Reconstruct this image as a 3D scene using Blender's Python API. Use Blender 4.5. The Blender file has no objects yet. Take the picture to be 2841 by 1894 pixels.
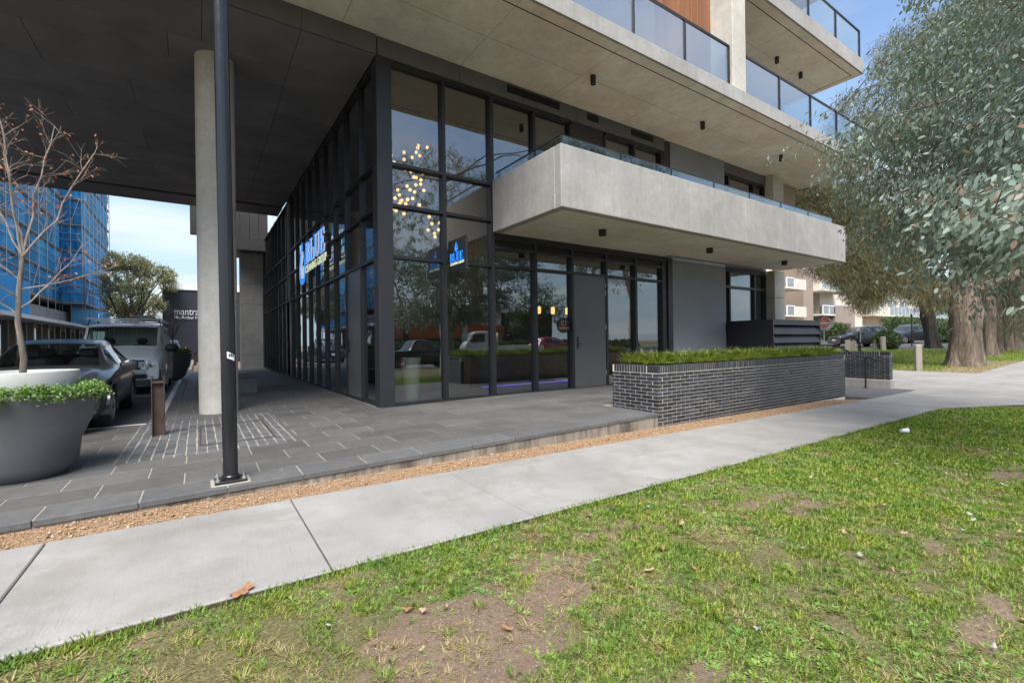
import bpy, math, random
import numpy as np
from mathutils import Matrix, Vector
R = math.radians
SC = bpy.context.scene
COL = SC.collection
random.seed(7); RNG = np.random.default_rng(7)

# ------------------------------------------------------------------ camera
YAW = R(33.99); ROLL = 0.0133; CAMZ = 1.2
cd = bpy.data.cameras.new('camera'); cam = bpy.data.objects.new('camera', cd); COL.objects.link(cam)
cd.sensor_width = 36; cd.lens = 36*1288/2841; cd.clip_end = 2000; cd.clip_start = .05
_f = Vector((math.sin(YAW), math.cos(YAW), 0)); _r = Vector((math.cos(YAW), -math.sin(YAW), 0)); _u = Vector((0, 0, 1))
_r2 = _r*math.cos(ROLL) - _u*math.sin(ROLL); _u2 = _r*math.sin(ROLL) + _u*math.cos(ROLL)
cam.matrix_world = Matrix(((_r2.x, _u2.x, -_f.x, 0), (_r2.y, _u2.y, -_f.y, 0), (_r2.z, _u2.z, -_f.z, CAMZ), (0, 0, 0, 1)))
SC.camera = cam

# ------------------------------------------------------------------ world, sun, exposure
SUN_EL, SUN_AZ = 56.0, 216.0      # azimuth measured from +Y towards +X (the sun stands behind the camera)
W = bpy.data.worlds.new('World'); SC.world = W; W.use_nodes = True
nt = W.node_tree; nt.nodes.clear()
def wn(t, **k):
    n = nt.nodes.new(t)
    for a, b in k.items(): setattr(n, a, b)
    return n
sky = wn('ShaderNodeTexSky', sky_type='NISHITA', sun_disc=False)
sky.sun_elevation = R(SUN_EL); sky.sun_rotation = R(SUN_AZ); sky.air_density = 1.0; sky.dust_density = .7; sky.ozone_density = 1.5
tc = wn('ShaderNodeTexCoord'); sx = wn('ShaderNodeSeparateXYZ')
nt.links.new(tc.outputs['Generated'], sx.inputs[0])
mz = wn('ShaderNodeMath', operation='MAXIMUM'); mz.inputs[1].default_value = 0.0; nt.links.new(sx.outputs['Z'], mz.inputs[0])
ma = wn('ShaderNodeMath', operation='ADD'); ma.inputs[1].default_value = .18; nt.links.new(mz.outputs[0], ma.inputs[0])
dx = wn('ShaderNodeMath', operation='DIVIDE'); dy = wn('ShaderNodeMath', operation='DIVIDE')
nt.links.new(sx.outputs['X'], dx.inputs[0]); nt.links.new(ma.outputs[0], dx.inputs[1])
nt.links.new(sx.outputs['Y'], dy.inputs[0]); nt.links.new(ma.outputs[0], dy.inputs[1])
cx = wn('ShaderNodeCombineXYZ'); nt.links.new(dx.outputs[0], cx.inputs[0]); nt.links.new(dy.outputs[0], cx.inputs[1])
cn = wn('ShaderNodeTexNoise'); cn.inputs['Scale'].default_value = 1.25; cn.inputs['Detail'].default_value = 7; cn.inputs['Roughness'].default_value = .55
cn.inputs['Distortion'].default_value = .3
cv = wn('ShaderNodeVectorMath', operation='ADD'); cv.inputs[1].default_value = (7.7, .4, 0.0); nt.links.new(cx.outputs[0], cv.inputs[0]); nt.links.new(cv.outputs[0], cn.inputs['Vector'])
cr = wn('ShaderNodeValToRGB'); cr.color_ramp.elements[0].position = .45; cr.color_ramp.elements[1].position = .72
nt.links.new(cn.outputs['Fac'], cr.inputs[0])
cm = wn('ShaderNodeMixRGB'); cm.inputs[2].default_value = (4.0, 4.1, 4.2, 1)
mf = wn('ShaderNodeMath', operation='MULTIPLY'); mf.inputs[1].default_value = .9
nt.links.new(cr.outputs[0], mf.inputs[0]); nt.links.new(mf.outputs[0], cm.inputs[0])
hz = wn('ShaderNodeMapRange', interpolation_type='SMOOTHSTEP'); nt.links.new(sx.outputs['Z'], hz.inputs['Value'])   # even pale haze all round the horizon
for k_, v_ in (('From Min', 0.0), ('From Max', .55), ('To Min', .9), ('To Max', 0.0)): hz.inputs[k_].default_value = v_
hm = wn('ShaderNodeMixRGB'); hm.inputs[2].default_value = (2.2, 2.85, 3.35, 1); nt.links.new(hz.outputs[0], hm.inputs[0]); nt.links.new(sky.outputs[0], hm.inputs[1])
nt.links.new(hm.outputs[0], cm.inputs[1])
bg = wn('ShaderNodeBackground'); bg.inputs[1].default_value = .098
nt.links.new(cm.outputs[0], bg.inputs[0])
wo = wn('ShaderNodeOutputWorld'); nt.links.new(bg.outputs[0], wo.inputs[0])
sl = bpy.data.lights.new('sun', 'SUN'); sl.energy = 2.75; sl.angle = R(40); sl.color = (1, .95, .87)
so = bpy.data.objects.new('sun', sl); COL.objects.link(so)
_d = Vector((math.sin(R(SUN_AZ))*math.cos(R(SUN_EL)), math.cos(R(SUN_AZ))*math.cos(R(SUN_EL)), math.sin(R(SUN_EL))))
so.rotation_euler = _d.to_track_quat('Z', 'Y').to_euler(); so.location = _d*60
SC.view_settings.view_transform = 'Standard'; SC.view_settings.look = 'None'
SC.view_settings.exposure = 1.48; SC.view_settings.gamma = 1.0; SC.view_settings.use_curve_mapping = False
SC.render.engine = 'CYCLES'
SC.cycles.max_bounces = 8; SC.cycles.transparent_max_bounces = 16; SC.cycles.diffuse_bounces = 6; SC.cycles.glossy_bounces = 4
SC.cycles.caustics_reflective = False; SC.cycles.caustics_refractive = False

# ------------------------------------------------------------------ mesh helpers
def tag(o, label=None, cat=None, group=None, kind=None):
    if label: o['label'] = label
    if cat: o['category'] = cat
    if group: o['group'] = group
    if kind: o['kind'] = kind
    return o
def thing(name, label, cat, loc=(0, 0, 0), rz=0.0, group=None):
    o = bpy.data.objects.new(name, None); COL.objects.link(o); o.empty_display_size = .2
    o.location = loc; o.rotation_euler = (0, 0, rz)
    return tag(o, label, cat, group)
def link(name, me, mat=None, parent=None):
    if mat is not None and not me.materials: me.materials.append(mat)
    o = bpy.data.objects.new(name, me); COL.objects.link(o)
    if parent is not None: o.parent = parent
    return o
def copy_tree(o, parent=None):
    c = o.copy(); COL.objects.link(c); c.parent = parent
    for ch in o.children: copy_tree(ch, c)
    return c
class MB:
    def __init__(s): s.v = []; s.f = []
    def add(s, vs, fs):
        b = len(s.v); s.v += [tuple(p) for p in vs]; s.f += [tuple(i+b for i in f) for f in fs]; return s
    def box(s, x0, x1, y0, y1, z0, z1):
        return s.add([(x0,y0,z0),(x1,y0,z0),(x1,y1,z0),(x0,y1,z0),(x0,y0,z1),(x1,y0,z1),(x1,y1,z1),(x0,y1,z1)],
                     [(0,3,2,1),(4,5,6,7),(0,1,5,4),(1,2,6,5),(2,3,7,6),(3,0,4,7)])
    def cbox(s, x0, x1, y0, y1, z0, z1, c=.01):      # box with chamfered edges (26-face)
        b = len(s.v); P = []
        for k, z in ((0, z0), (1, z0+c), (2, z1-c), (3, z1)):
            i = c if k in (0, 3) else 0
            xa, xb, ya, yb = x0+i, x1-i, y0+i, y1-i
            P += [(xa+c, ya, z), (xb-c, ya, z), (xb, ya+c, z), (xb, yb-c, z), (xb-c, yb, z), (xa+c, yb, z), (xa, yb-c, z), (xa, ya+c, z)]
        F = [tuple(range(7, -1, -1)), tuple(range(24, 32))]
        for k in range(3):
            for j in range(8): F.append((k*8+j, k*8+(j+1) % 8, k*8+8+(j+1) % 8, k*8+8+j))
        return s.add(P, F)
    def bar(s, p, q, w, h=None, up=(0, 0, 1)):        # rectangular bar from p to q
        p, q = Vector(p), Vector(q); h = h or w; d = (q-p).normalized(); u = Vector(up)
        if abs(d.dot(u)) > .98: u = Vector((1, 0, 0))
        a = d.cross(u).normalized()*(w/2); b = a.cross(d).normalized()*(h/2)
        vs = [p-a-b, p+a-b, p+a+b, p-a+b, q-a-b, q+a-b, q+a+b, q-a+b]
        return s.add(vs, [(0,3,2,1),(4,5,6,7),(0,1,5,4),(1,2,6,5),(2,3,7,6),(3,0,4,7)])
    def tube(s, pts, rad, n=8, caps=True, flute=0, nf=0):
        pts = [Vector(p) for p in pts]; m = len(pts)
        if not hasattr(rad, '__len__'): rad = [rad]*m
        ref = None; P = []
        for i in range(m):
            d = (pts[min(i+1, m-1)] - pts[max(i-1, 0)]).normalized()
            if ref is None:
                ref = d.orthogonal().normalized()
            else:
                ref = (ref - d*ref.dot(d));
                ref = ref.normalized() if ref.length > 1e-6 else d.orthogonal().normalized()
            bb = d.cross(ref)
            for j in range(n):
                a = 2*math.pi*j/n; r = rad[i]*(1 - (flute*(.5+.5*math.cos(a*nf)) if nf else 0))
                P.append(pts[i] + (ref*math.cos(a) + bb*math.sin(a))*r)
        F = []
        for i in range(m-1):
            for j in range(n): F.append((i*n+j, i*n+(j+1) % n, (i+1)*n+(j+1) % n, (i+1)*n+j))
        if caps: F += [tuple(range(n-1, -1, -1)), tuple(range((m-1)*n, m*n))]
        return s.add(P, F)
    def lathe(s, prof, n=32, c=(0, 0, 0), a0=0.0, closed=False):
        P = []; m = len(prof)
        for r, z in prof:
            for j in range(n):
                a = a0 + 2*math.pi*j/n; P.append((c[0]+r*math.cos(a), c[1]+r*math.sin(a), c[2]+z))
        F = []
        for i in range(m-1):
            for j in range(n): F.append((i*n+j, i*n+(j+1) % n, (i+1)*n+(j+1) % n, (i+1)*n+j))
        if not closed:
            if prof[0][0] > 1e-4: F.append(tuple(range(n-1, -1, -1)))
            if prof[-1][0] > 1e-4: F.append(tuple(range((m-1)*n, m*n)))
        return s.add(P, F)
    def prism(s, poly, d0, d1, fn=None):              # polygon (u,v) extruded between d0 and d1; fn maps (u,v,d) to xyz
        n = len(poly); fn = fn or (lambda u, v, d: (u, v, d))
        vs = [fn(u, v, d0) for u, v in poly] + [fn(u, v, d1) for u, v in poly]
        return s.add(vs, [tuple(range(n-1, -1, -1)), tuple(range(n, 2*n))] + [(i, (i+1) % n, n+(i+1) % n, n+i) for i in range(n)])
    def mesh(s, name, smooth=False, angle=None):
        me = bpy.data.meshes.new(name); me.from_pydata(s.v, [], s.f); me.update()
        if smooth:
            me.polygons.foreach_set('use_smooth', [True]*len(me.polygons))
            if angle: me.set_sharp_from_angle(angle=R(angle))
        return me
    def build(s, name, mat=None, parent=None, smooth=False, angle=40, bevel=0):
        o = link(name, s.mesh(name, smooth, angle), mat, parent)
        if bevel:
            m = o.modifiers.new('bevel', 'BEVEL'); m.width = bevel; m.segments = 2; m.limit_method = 'ANGLE'; m.angle_limit = R(40)
        return o
def np_mesh(name, V, k, smooth=False):
    """V: (n*k,3) vertices, every k of them one polygon"""
    V = np.asarray(V, dtype=np.float32).reshape(-1, 3); n = len(V)//k
    me = bpy.data.meshes.new(name); me.vertices.add(len(V)); me.vertices.foreach_set('co', V.ravel())
    me.loops.add(len(V)); me.loops.foreach_set('vertex_index', np.arange(len(V), dtype=np.int32))
    me.polygons.add(n); me.polygons.foreach_set('loop_start', np.arange(0, len(V), k, dtype=np.int32))
    me.update(calc_edges=True); me.validate()
    return me
def unit(a): return a/np.maximum(np.linalg.norm(a, axis=-1, keepdims=True), 1e-9)
def leaf_mesh(name, P, D, Nn, L, Wd, shape='ovate'):
    """leaves at P pointing along D, width across cross(D,Nn)"""
    D = unit(D); S = unit(np.cross(D, Nn)); U = unit(np.cross(S, D)); L = np.broadcast_to(L, (len(P),))[:, None]; Wd = np.broadcast_to(Wd, (len(P),))[:, None]
    tmpl = dict(ovate=[(0,0,0),(.22,.36,.05),(.55,.5,.06),(.85,.28,.0),(1,0,-.06),(.85,-.28,.0),(.55,-.5,.06),(.22,-.36,.05)],
                lance=[(0,0,0),(.3,.5,.03),(.7,.35,.0),(1,0,-.08),(.7,-.35,.0),(.3,-.5,.03)],
                dia=[(0,0,0),(.5,.5,.04),(1,0,-.05),(.5,-.5,.04)],
                blade=[(0,.5,0),(0,-.5,0),(.55,-.4,-.02),(1,0,-.14),(.55,.4,-.02)],
                needle=[(0,.5,0),(0,-.5,0),(1,0,0)])[shape]
    T = np.array(tmpl, dtype=np.float32)
    V = P[:, None, :] + D[:, None, :]*(T[None, :, 0:1]*L[:, None, :]) + S[:, None, :]*(T[None, :, 1:2]*Wd[:, None, :]) + U[:, None, :]*(T[None, :, 2:3]*L[:, None, :])
    return np_mesh(name, V.reshape(-1, 3), len(tmpl))
def text_mesh(txt, size, depth=.01, align='CENTER', bold=0.0, sx=1.0):
    c = bpy.data.curves.new('txt', 'FONT'); c.body = txt; c.size = size; c.extrude = depth/2; c.align_x = align; c.align_y = 'CENTER'; c.offset = bold; c.resolution_u = 3
    o = bpy.data.objects.new('txt', c); COL.objects.link(o); dg = bpy.context.evaluated_depsgraph_get()
    me = bpy.data.meshes.new_from_object(o.evaluated_get(dg)); bpy.data.objects.remove(o); bpy.data.curves.remove(c)
    if sx != 1.0: me.transform(Matrix.Scale(sx, 4, (1, 0, 0)))
    return me

# ------------------------------------------------------------------ materials
class NT:
    def __init__(s, name):
        s.m = bpy.data.materials.new(name); s.m.use_nodes = True; s.t = s.m.node_tree; s.t.nodes.clear()
        s.out = s.n('ShaderNodeOutputMaterial')
    def n(s, t, inp=None, **k):
        x = s.t.nodes.new(t)
        for a, b in k.items(): setattr(x, a, b)
        for a, b in (inp or {}).items():
            if isinstance(b, bpy.types.NodeSocket): s.t.links.new(b, x.inputs[a])
            else: x.inputs[a].default_value = b
        return x
    def co(s, kind='Object'): return s.n('ShaderNodeTexCoord').outputs[kind]
    def world(s): return s.n('ShaderNodeNewGeometry').outputs['Position']
    def scaled(s, v, sc): return s.n('ShaderNodeVectorMath', {0: v, 1: sc}, operation='MULTIPLY').outputs[0]
    def noise(s, v, scale, detail=4, rough=.55, dist=0.0): return s.n('ShaderNodeTexNoise', {'Vector': v, 'Scale': scale, 'Detail': detail, 'Roughness': rough, 'Distortion': dist}).outputs['Fac']
    def ramp(s, f, stops, interp='LINEAR'):
        r = s.n('ShaderNodeValToRGB', {0: f}); r.color_ramp.interpolation = interp; e = r.color_ramp.elements
        while len(e) < len(stops): e.new(.5)
        for i, (p, c) in enumerate(stops):
            e[i].position = p; e[i].color = (c, c, c, 1) if not hasattr(c, '__len__') else (*c[:3], 1)
        return r.outputs[0]
    def mix(s, f, a, b, mode='MIX'):
        def c4(x): return x if isinstance(x, bpy.types.NodeSocket) else ((x, x, x, 1) if not hasattr(x, '__len__') else (*x[:3], 1))
        return s.n('ShaderNodeMixRGB', {0: f, 1: c4(a), 2: c4(b)}, blend_type=mode).outputs[0]
    def math(s, op, a, b=0.0, clamp=False):
        return s.n('ShaderNodeMath', {0: a, 1: b}, operation=op, use_clamp=clamp).outputs[0]
    def bump(s, h, st=.3, d=.01, nrm=None):
        i = {'Height': h, 'Strength': st, 'Distance': d}
        if nrm is not None: i['Normal'] = nrm
        return s.n('ShaderNodeBump', i).outputs[0]
    def bsdf(s, col, rough=.6, metal=0.0, nrm=None, **k):
        c = col if isinstance(col, bpy.types.NodeSocket) else (*col[:3], 1)
        i = {'Base Color': c, 'Roughness': rough, 'Metallic': metal}; i.update(k)
        if nrm is not None: i['Normal'] = nrm
        return s.n('ShaderNodeBsdfPrincipled', i).outputs[0]
    def done(s, sh): s.t.links.new(sh, s.out.inputs[0]); return s.m
M = {}
def simple(name, col, rough=.5, metal=0.0, var=.12, scale=6.0, bump=.0, bscale=60.0, dirt=0.0, rnd=0.0, space='world', **k):
    t = NT(name); v = t.world() if space == 'world' else t.co()
    c = t.mix(1.0, col, t.ramp(t.noise(v, scale, 5), [(.25, 1-var), (.75, 1+var)]), 'MULTIPLY')
    if dirt: c = t.mix(t.math('MULTIPLY', t.ramp(t.noise(v, scale*.6, 8, .7), [(.5, 0.0), (.75, 1.0)]), dirt), c, (.12, .10, .085))
    if rnd:
        oi = t.n('ShaderNodeObjectInfo').outputs['Random']; c = t.mix(1.0, c, t.ramp(oi, [(0, 1-rnd), (1, 1+rnd)]), 'MULTIPLY')
    rr = t.math('ADD', t.math('MULTIPLY', t.noise(v, scale*3, 4), .25), rough-.125, True)
    nb = t.bump(t.noise(v, bscale, 5, .6), bump, .01) if bump else None
    M[name] = t.done(t.bsdf(c, rr, metal, nb, **k)); return M[name]
def leafmat(name, cols, rough=.55, trans=.3, back=None, spec=.4, patch=None):
    t = NT(name); g = t.n('ShaderNodeNewGeometry'); r = g.outputs['Random Per Island']
    c = t.ramp(r, [(i/(max(1, len(cols)-1)), x) for i, x in enumerate(cols)])
    if patch: c = t.mix(1.0, c, t.ramp(t.noise(g.outputs['Position'], patch, 4, .6), [(.32, (.55, .78, .75)), (.5, (.95, 1.0, .9)), (.68, (1.3, 1.12, .9))]), 'MULTIPLY')
    if back: c = t.mix(g.outputs['Backfacing'], c, back)
    b = t.bsdf(c, rough, 0, None, **{'Specular IOR Level': spec})
    tr = t.n('ShaderNodeBsdfTranslucent', {0: t.mix(1.0, c, (1.0, 1.05, .6), 'MULTIPLY')}).outputs[0]
    M[name] = t.done(t.n('ShaderNodeMixShader', {0: trans, 1: b, 2: tr}).outputs[0]); return M[name]
def concrete(name, col, warm=(.36, .30, .21), wf=.35, joints=None, rough=.8, streak=0.0, pits=.5):
    t = NT(name); v = t.world()
    c = t.mix(1.0, col, t.ramp(t.noise(v, .9, 6, .6), [(.3, .82), (.7, 1.12)]), 'MULTIPLY')
    c = t.mix(t.math('MULTIPLY', t.ramp(t.noise(v, .55, 7, .65, .6), [(.42, 0.0), (.64, 1.0)]), wf), c, warm)
    c = t.mix(1.0, c, t.ramp(t.noise(v, 3.2, 7, .7, .8), [(.3, .86), (.7, 1.08)]), 'MULTIPLY')
    c = t.mix(1.0, c, t.ramp(t.noise(v, 14, 6, .7), [(.3, .92), (.75, 1.06)]), 'MULTIPLY')
    c = t.mix(t.math('MULTIPLY', t.ramp(t.noise(v, 45, 2, .5), [(.70, 0.0), (.76, 1.0)]), pits*.5), c, (.16, .15, .13))
    if streak:
        sv = t.scaled(v, (7.0, 7.0, .35)); c = t.mix(t.math('MULTIPLY', t.ramp(t.noise(sv, 1.0, 5, .6), [(.5, 0.0), (.78, 1.0)]), streak), c, (.19, .17, .14))
    if joints:
        s3 = t.n('ShaderNodeSeparateXYZ', {0: v}); f = None
        for ax, off, sp in joints:
            q = t.math('PINGPONG', t.math('ADD', s3.outputs[ax], off), sp/2)
            j = t.ramp(t.math('MULTIPLY', q, 1/(sp/2)), [(.0, 1.0), (.030/sp, .0)])
            f = j if f is None else t.math('MAXIMUM', f, j)
        jn = t.math('MULTIPLY', f, t.ramp(t.noise(v, 3, 4), [(.35, .35), (.65, .95)]))
        c = t.mix(jn, c, (.27, .22, .155))
    h = t.math('ADD', t.math('MULTIPLY', t.noise(v, 3, 4), .6), t.math('MULTIPLY', t.noise(v, 90, 4, .7), .25))
    M[name] = t.done(t.bsdf(c, rough, 0, t.bump(h, .25, .01))); return M[name]
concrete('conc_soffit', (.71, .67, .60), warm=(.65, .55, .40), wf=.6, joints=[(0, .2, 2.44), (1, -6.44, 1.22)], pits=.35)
concrete('conc_parapet', (.35, .34, .325), warm=(.30, .28, .25), wf=.35, streak=.35)
concrete('conc_column', (.54, .51, .455), warm=(.46, .395, .30), wf=.45, streak=.15, pits=.8)
def stained():
    t = NT('conc_base'); v = t.world(); c = t.mix(t.noise(v, 1.6, 6, .7), (.14, .105, .075), (.36, .33, .28))
    c = t.mix(t.ramp(t.noise(t.scaled(v, (3.2, 3.2, .5)), 1.0, 6, .7), [(.46, 0.0), (.62, .9)]), c, (.06, .045, .035)); c = t.mix(t.ramp(t.noise(t.scaled(v, (9, 9, .8)), 1.0, 4, .6), [(.60, 0.0), (.72, .6)]), c, (.42, .40, .36))
    M['conc_base'] = t.done(t.bsdf(c, .9, 0, t.bump(t.noise(v, 30, 6, .7), .5, .02)))
stained()
concrete('conc_wall', (.34, .34, .33), wf=.2, streak=.15)
def path_mat():
    t = NT('conc_path'); v = t.world(); oi = t.n('ShaderNodeObjectInfo').outputs['Random']
    c = t.mix(1.0, (.285, .278, .266), t.ramp(t.noise(v, 1.3, 6, .6), [(.3, .80), (.7, 1.10)]), 'MULTIPLY')
    c = t.mix(1.0, c, t.ramp(oi, [(0, .95), (1, 1.04)]), 'MULTIPLY')
    c = t.mix(t.math('MULTIPLY', t.ramp(t.noise(v, 2.2, 7, .7), [(.48, 0.0), (.74, 1.0)]), .6), c, (.19, .165, .135))
    c = t.mix(t.ramp(t.noise(v, 6.0, 2, .4), [(.775, 0.0), (.79, .55)]), c, (.10, .09, .08))
    c = t.mix(t.math('MULTIPLY', t.ramp(t.noise(v, .55, 8, .75, 1.0), [(.54, 0.0), (.60, 1.0)]), .38), c, (.20, .185, .16))
    c = t.mix(1.0, c, t.ramp(t.noise(v, 150, 4, .7), [(.3, .80), (.7, 1.14)]), 'MULTIPLY')
    sv = t.scaled(v, (170.0, 4.0, 1.0)); br = t.noise(sv, 1.0, 3, .6)
    lo = t.ramp(t.noise(v, .8, 3), [(.42, .15), (.62, 1.0)])
    c = t.mix(t.math('MULTIPLY', t.math('MULTIPLY', t.ramp(br, [(.56, 0.0), (.70, 1.0)]), lo), .5), c, (.12, .11, .095))
    h = t.math('ADD', t.math('MULTIPLY', br, .7), t.math('MULTIPLY', t.noise(v, 260, 3), .4))
    M['conc_path'] = t.done(t.bsdf(c, .85, 0, t.bump(h, .35, .004)))
path_mat()
def paver_mat(name, col, rnd=.14):
    t = NT(name); v = t.world(); oi = t.n('ShaderNodeObjectInfo').outputs['Random']
    c = t.mix(1.0, col, t.ramp(oi, [(0, 1-rnd), (1, 1+rnd)]), 'MULTIPLY')
    c = t.mix(1.0, c, t.ramp(t.noise(v, 2.0, 6, .65), [(.3, .85), (.7, 1.12)]), 'MULTIPLY')
    c = t.mix(1.0, c, t.ramp(t.noise(v, 110, 5, .8), [(.3, .62), (.7, 1.38)]), 'MULTIPLY')
    c = t.mix(1.0, c, t.ramp(t.noise(v, 14, 6, .7), [(.3, .82), (.7, 1.16)]), 'MULTIPLY')
    c = t.mix(t.math('MULTIPLY', t.ramp(t.noise(v, 5.5, 8, .75), [(.56, 0.0), (.78, 1.0)]), .38), c, (.24, .22, .19))
    c = t.mix(t.ramp(t.noise(v, 7.5, 2, .4), [(.795, 0.0), (.81, .8)]), c, (.55, .54, .52))
    M[name] = t.done(t.bsdf(c, .62, 0, t.bump(t.noise(v, 120, 5, .8), .6, .006)))
paver_mat('paver', (.098, .096, .092), .18); paver_mat('cobble', (.10, .103, .11), .22); paver_mat('kerbstone', (.105, .106, .107), .12)
simple('grout', (.30, .28, .24), .9, var=.25, scale=9, bump=.4)
simple('mortar', (.62, .57, .47), .9, var=.2, scale=7, bump=.4)
def brick_mat():
    t = NT('brick'); v = t.world(); oi = t.n('ShaderNodeObjectInfo').outputs['Random']; ri = t.n('ShaderNodeNewGeometry').outputs['Random Per Island']
    c = t.mix(1.0, (.030, .031, .039), t.ramp(t.math('FRACT', t.math('ADD', oi, ri)), [(0, .6), (.8, 1.25), (1, 1.9)]), 'MULTIPLY')
    c = t.mix(1.0, c, t.ramp(t.noise(v, 30, 4), [(.3, .9), (.7, 1.12)]), 'MULTIPLY')
    c = t.mix(t.ramp(t.noise(v, 4.5, 7, .8), [(.68, 0.0), (.76, .5)]), c, (.5, .5, .48))
    M['brick'] = t.done(t.bsdf(c, .5, 0, t.bump(t.noise(v, 120, 4), .25, .003)))
brick_mat()
simple('alu', (.014, .0145, .017), .42, var=.15, scale=2.5, bump=.03, bscale=400)
simple('alu_light', (.020, .021, .025), .45, var=.12, scale=2.0)
simple('door_metal', (.085, .085, .09), .33, var=.1, scale=1.5, metal=.0)
simple('soffit_dark', (.15, .15, .158), .6, var=.25, scale=1.2, rnd=.08, bump=.05, bscale=200)
simple('groove', (.008, .008, .009), .8)
simple('render_dark', (.21, .225, .245), .7, var=.1, scale=1.0, bump=.15, bscale=300)
simple('fascia', (.10, .10, .103), .5, var=.12, scale=1.6)
simple('black', (.012, .012, .013), .4)
simple('black_gloss', (.014, .015, .018), .16, var=.05)
simple('rubber', (.018, .018, .018), .75, bump=.2)
simple('white_paint', (.78, .78, .76), .6, var=.08, dirt=.25)
simple('white_gloss', (.8, .8, .8), .3, var=.04)
simple('steel', (.55, .55, .56), .35, 1.0)
simple('galv', (.5, .51, .52), .5, .8)
simple('rust_steel', (.085, .055, .045), .55, .3, var=.3, scale=8, bump=.15, bscale=80, dirt=.2)
simple('pot_dark', (.12, .12, .128), .62, var=.22, dirt=.12, scale=2.2, bump=.08, bscale=90)
simple('pot_white', (.46, .47, .45), .55, var=.12, scale=2.5, dirt=.35)
simple('soil', (.07, .05, .035), .95, var=.35, scale=20, bump=.8, bscale=60)
simple('wood_slat', (.10, .085, .07), .7, var=.3, scale=12)
simple('interior_wall', (.30, .24, .17), .85, var=.08)
simple('interior_dark', (.05, .045, .042), .8)
simple('interior_floor', (.16, .16, .16), .35)
simple('interior_blue', (.012, .014, .05), .4)
simple('vase', (.50, .58, .55), .35, var=.05)
simple('seat', (.035, .035, .038), .8)
def glassmat(name, tint, base=.2, wav=.0, rough=0.0, ior=1.5):
    t = NT(name); nb = None
    if wav: nb = t.bump(t.noise(t.scaled(t.world(), (1.0, 1.0, .8)), 1.3, 2), wav, .05)
    fi = {'Blend': .5}
    if nb is not None: fi['Normal'] = nb
    fr = t.math('POWER', t.n('ShaderNodeLayerWeight', fi).outputs['Facing'], 4.0)
    fac = t.math('ADD', t.math('MULTIPLY', fr, 1-base), base, True)
    gi = {'Color': (.92, .96, 1, 1), 'Roughness': rough}
    if nb is not None: gi['Normal'] = nb
    gl = t.n('ShaderNodeBsdfGlossy', gi).outputs[0]; tr = t.n('ShaderNodeBsdfTransparent', {0: (*tint, 1)}).outputs[0]
    M[name] = t.done(t.n('ShaderNodeMixShader', {0: fac, 1: tr, 2: gl}).outputs[0])
glassmat('glass', (.74, .75, .74), .155, .018); glassmat('glass_rail', (.82, .88, .88), .14); glassmat('glass_car', (.62, .70, .67), .07)
glassmat('glass_b', (.6, .62, .64), .24, .07)
glassmat('glass_rail2', (.62, .68, .70), .34, 0.0, .06)
def frosted():
    t = NT('glass_frost'); d = t.n('ShaderNodeBsdfTranslucent', {0: (.46, .50, .52, 1)}).outputs[0]; g = t.bsdf((.36, .40, .42), .18)
    M['glass_frost'] = t.done(t.n('ShaderNodeMixShader', {0: .35, 1: g, 2: d}).outputs[0])
frosted()
def emis(name, col, st):
    t = NT(name); M[name] = t.done(t.n('ShaderNodeEmission', {0: (*col, 1), 1: st}).outputs[0])
emis('lamp_warm', (1, .56, .20), 1.15); emis('lamp_led', (.15, .12, 1.0), .5)
def timber(name, col, sc=(14.0, 14.0, .6), rough=.55):
    t = NT(name); v = t.world(); oi = t.n('ShaderNodeObjectInfo').outputs['Random']
    g = t.noise(t.scaled(v, sc), 1.0, 6, .6, .4)
    c = t.mix(g, tuple(x*.6 for x in col), tuple(min(1, x*1.35) for x in col)); c = t.mix(1.0, c, t.ramp(oi, [(0, .8), (1, 1.18)]), 'MULTIPLY')
    M[name] = t.done(t.bsdf(c, rough, 0, t.bump(g, .15, .004)))
timber('timber', (.27, .12, .058)); timber('timber_grey', (.34, .30, .25), (22.0, 22.0, 1.2), .8); timber('batten', (.20, .135, .08))
def carpaint(name, col, metal=.4, rough=.3):
    t = NT(name); v = t.co()
    c = t.mix(1.0, col, t.ramp(t.noise(v, 900, 2), [(.3, .9), (.7, 1.1)]), 'MULTIPLY')
    c = t.mix(t.math('MULTIPLY', t.ramp(t.noise(v, 2.0, 6, .7), [(.45, 0.0), (.8, 1.0)]), .25), c, (.16, .14, .12))
    M[name] = t.done(t.bsdf(c, rough, metal, None, **{'Coat Weight': .7, 'Coat Roughness': .08}))
carpaint('paint_grey', (.05, .051, .056), .25); carpaint('paint_silver', (.80, .78, .73), .05, .38); carpaint('paint_dark', (.016, .017, .019)); carpaint('paint_navy', (.03, .035, .042))
carpaint('paint_white', (.72, .72, .70), 0.0); carpaint('paint_red', (.35, .02, .03), .1); carpaint('paint_maroon', (.14, .015, .02), .1)
simple('plastic_dark', (.05, .052, .055), .5); simple('headlamp', (.55, .57, .6), .12, .6); simple('amber', (.75, .2, .02), .25); simple('chrome', (.75, .75, .76), .15, 1.0); simple('rim', (.35, .35, .36), .35, .8)
def asphalt():
    t = NT('asphalt'); v = t.world()
    c = t.mix(1.0, (.058, .058, .06), t.ramp(t.noise(v, 1.2, 6, .65), [(.3, .75), (.7, 1.25)]), 'MULTIPLY')
    c = t.mix(t.ramp(t.noise(v, 190, 3, .7), [(.5, 0.0), (.7, .55)]), c, (.17, .165, .16))
    M['asphalt'] = t.done(t.bsdf(c, .85, 0, t.bump(t.noise(v, 200, 4, .7), .6, .006)))
asphalt()
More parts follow.
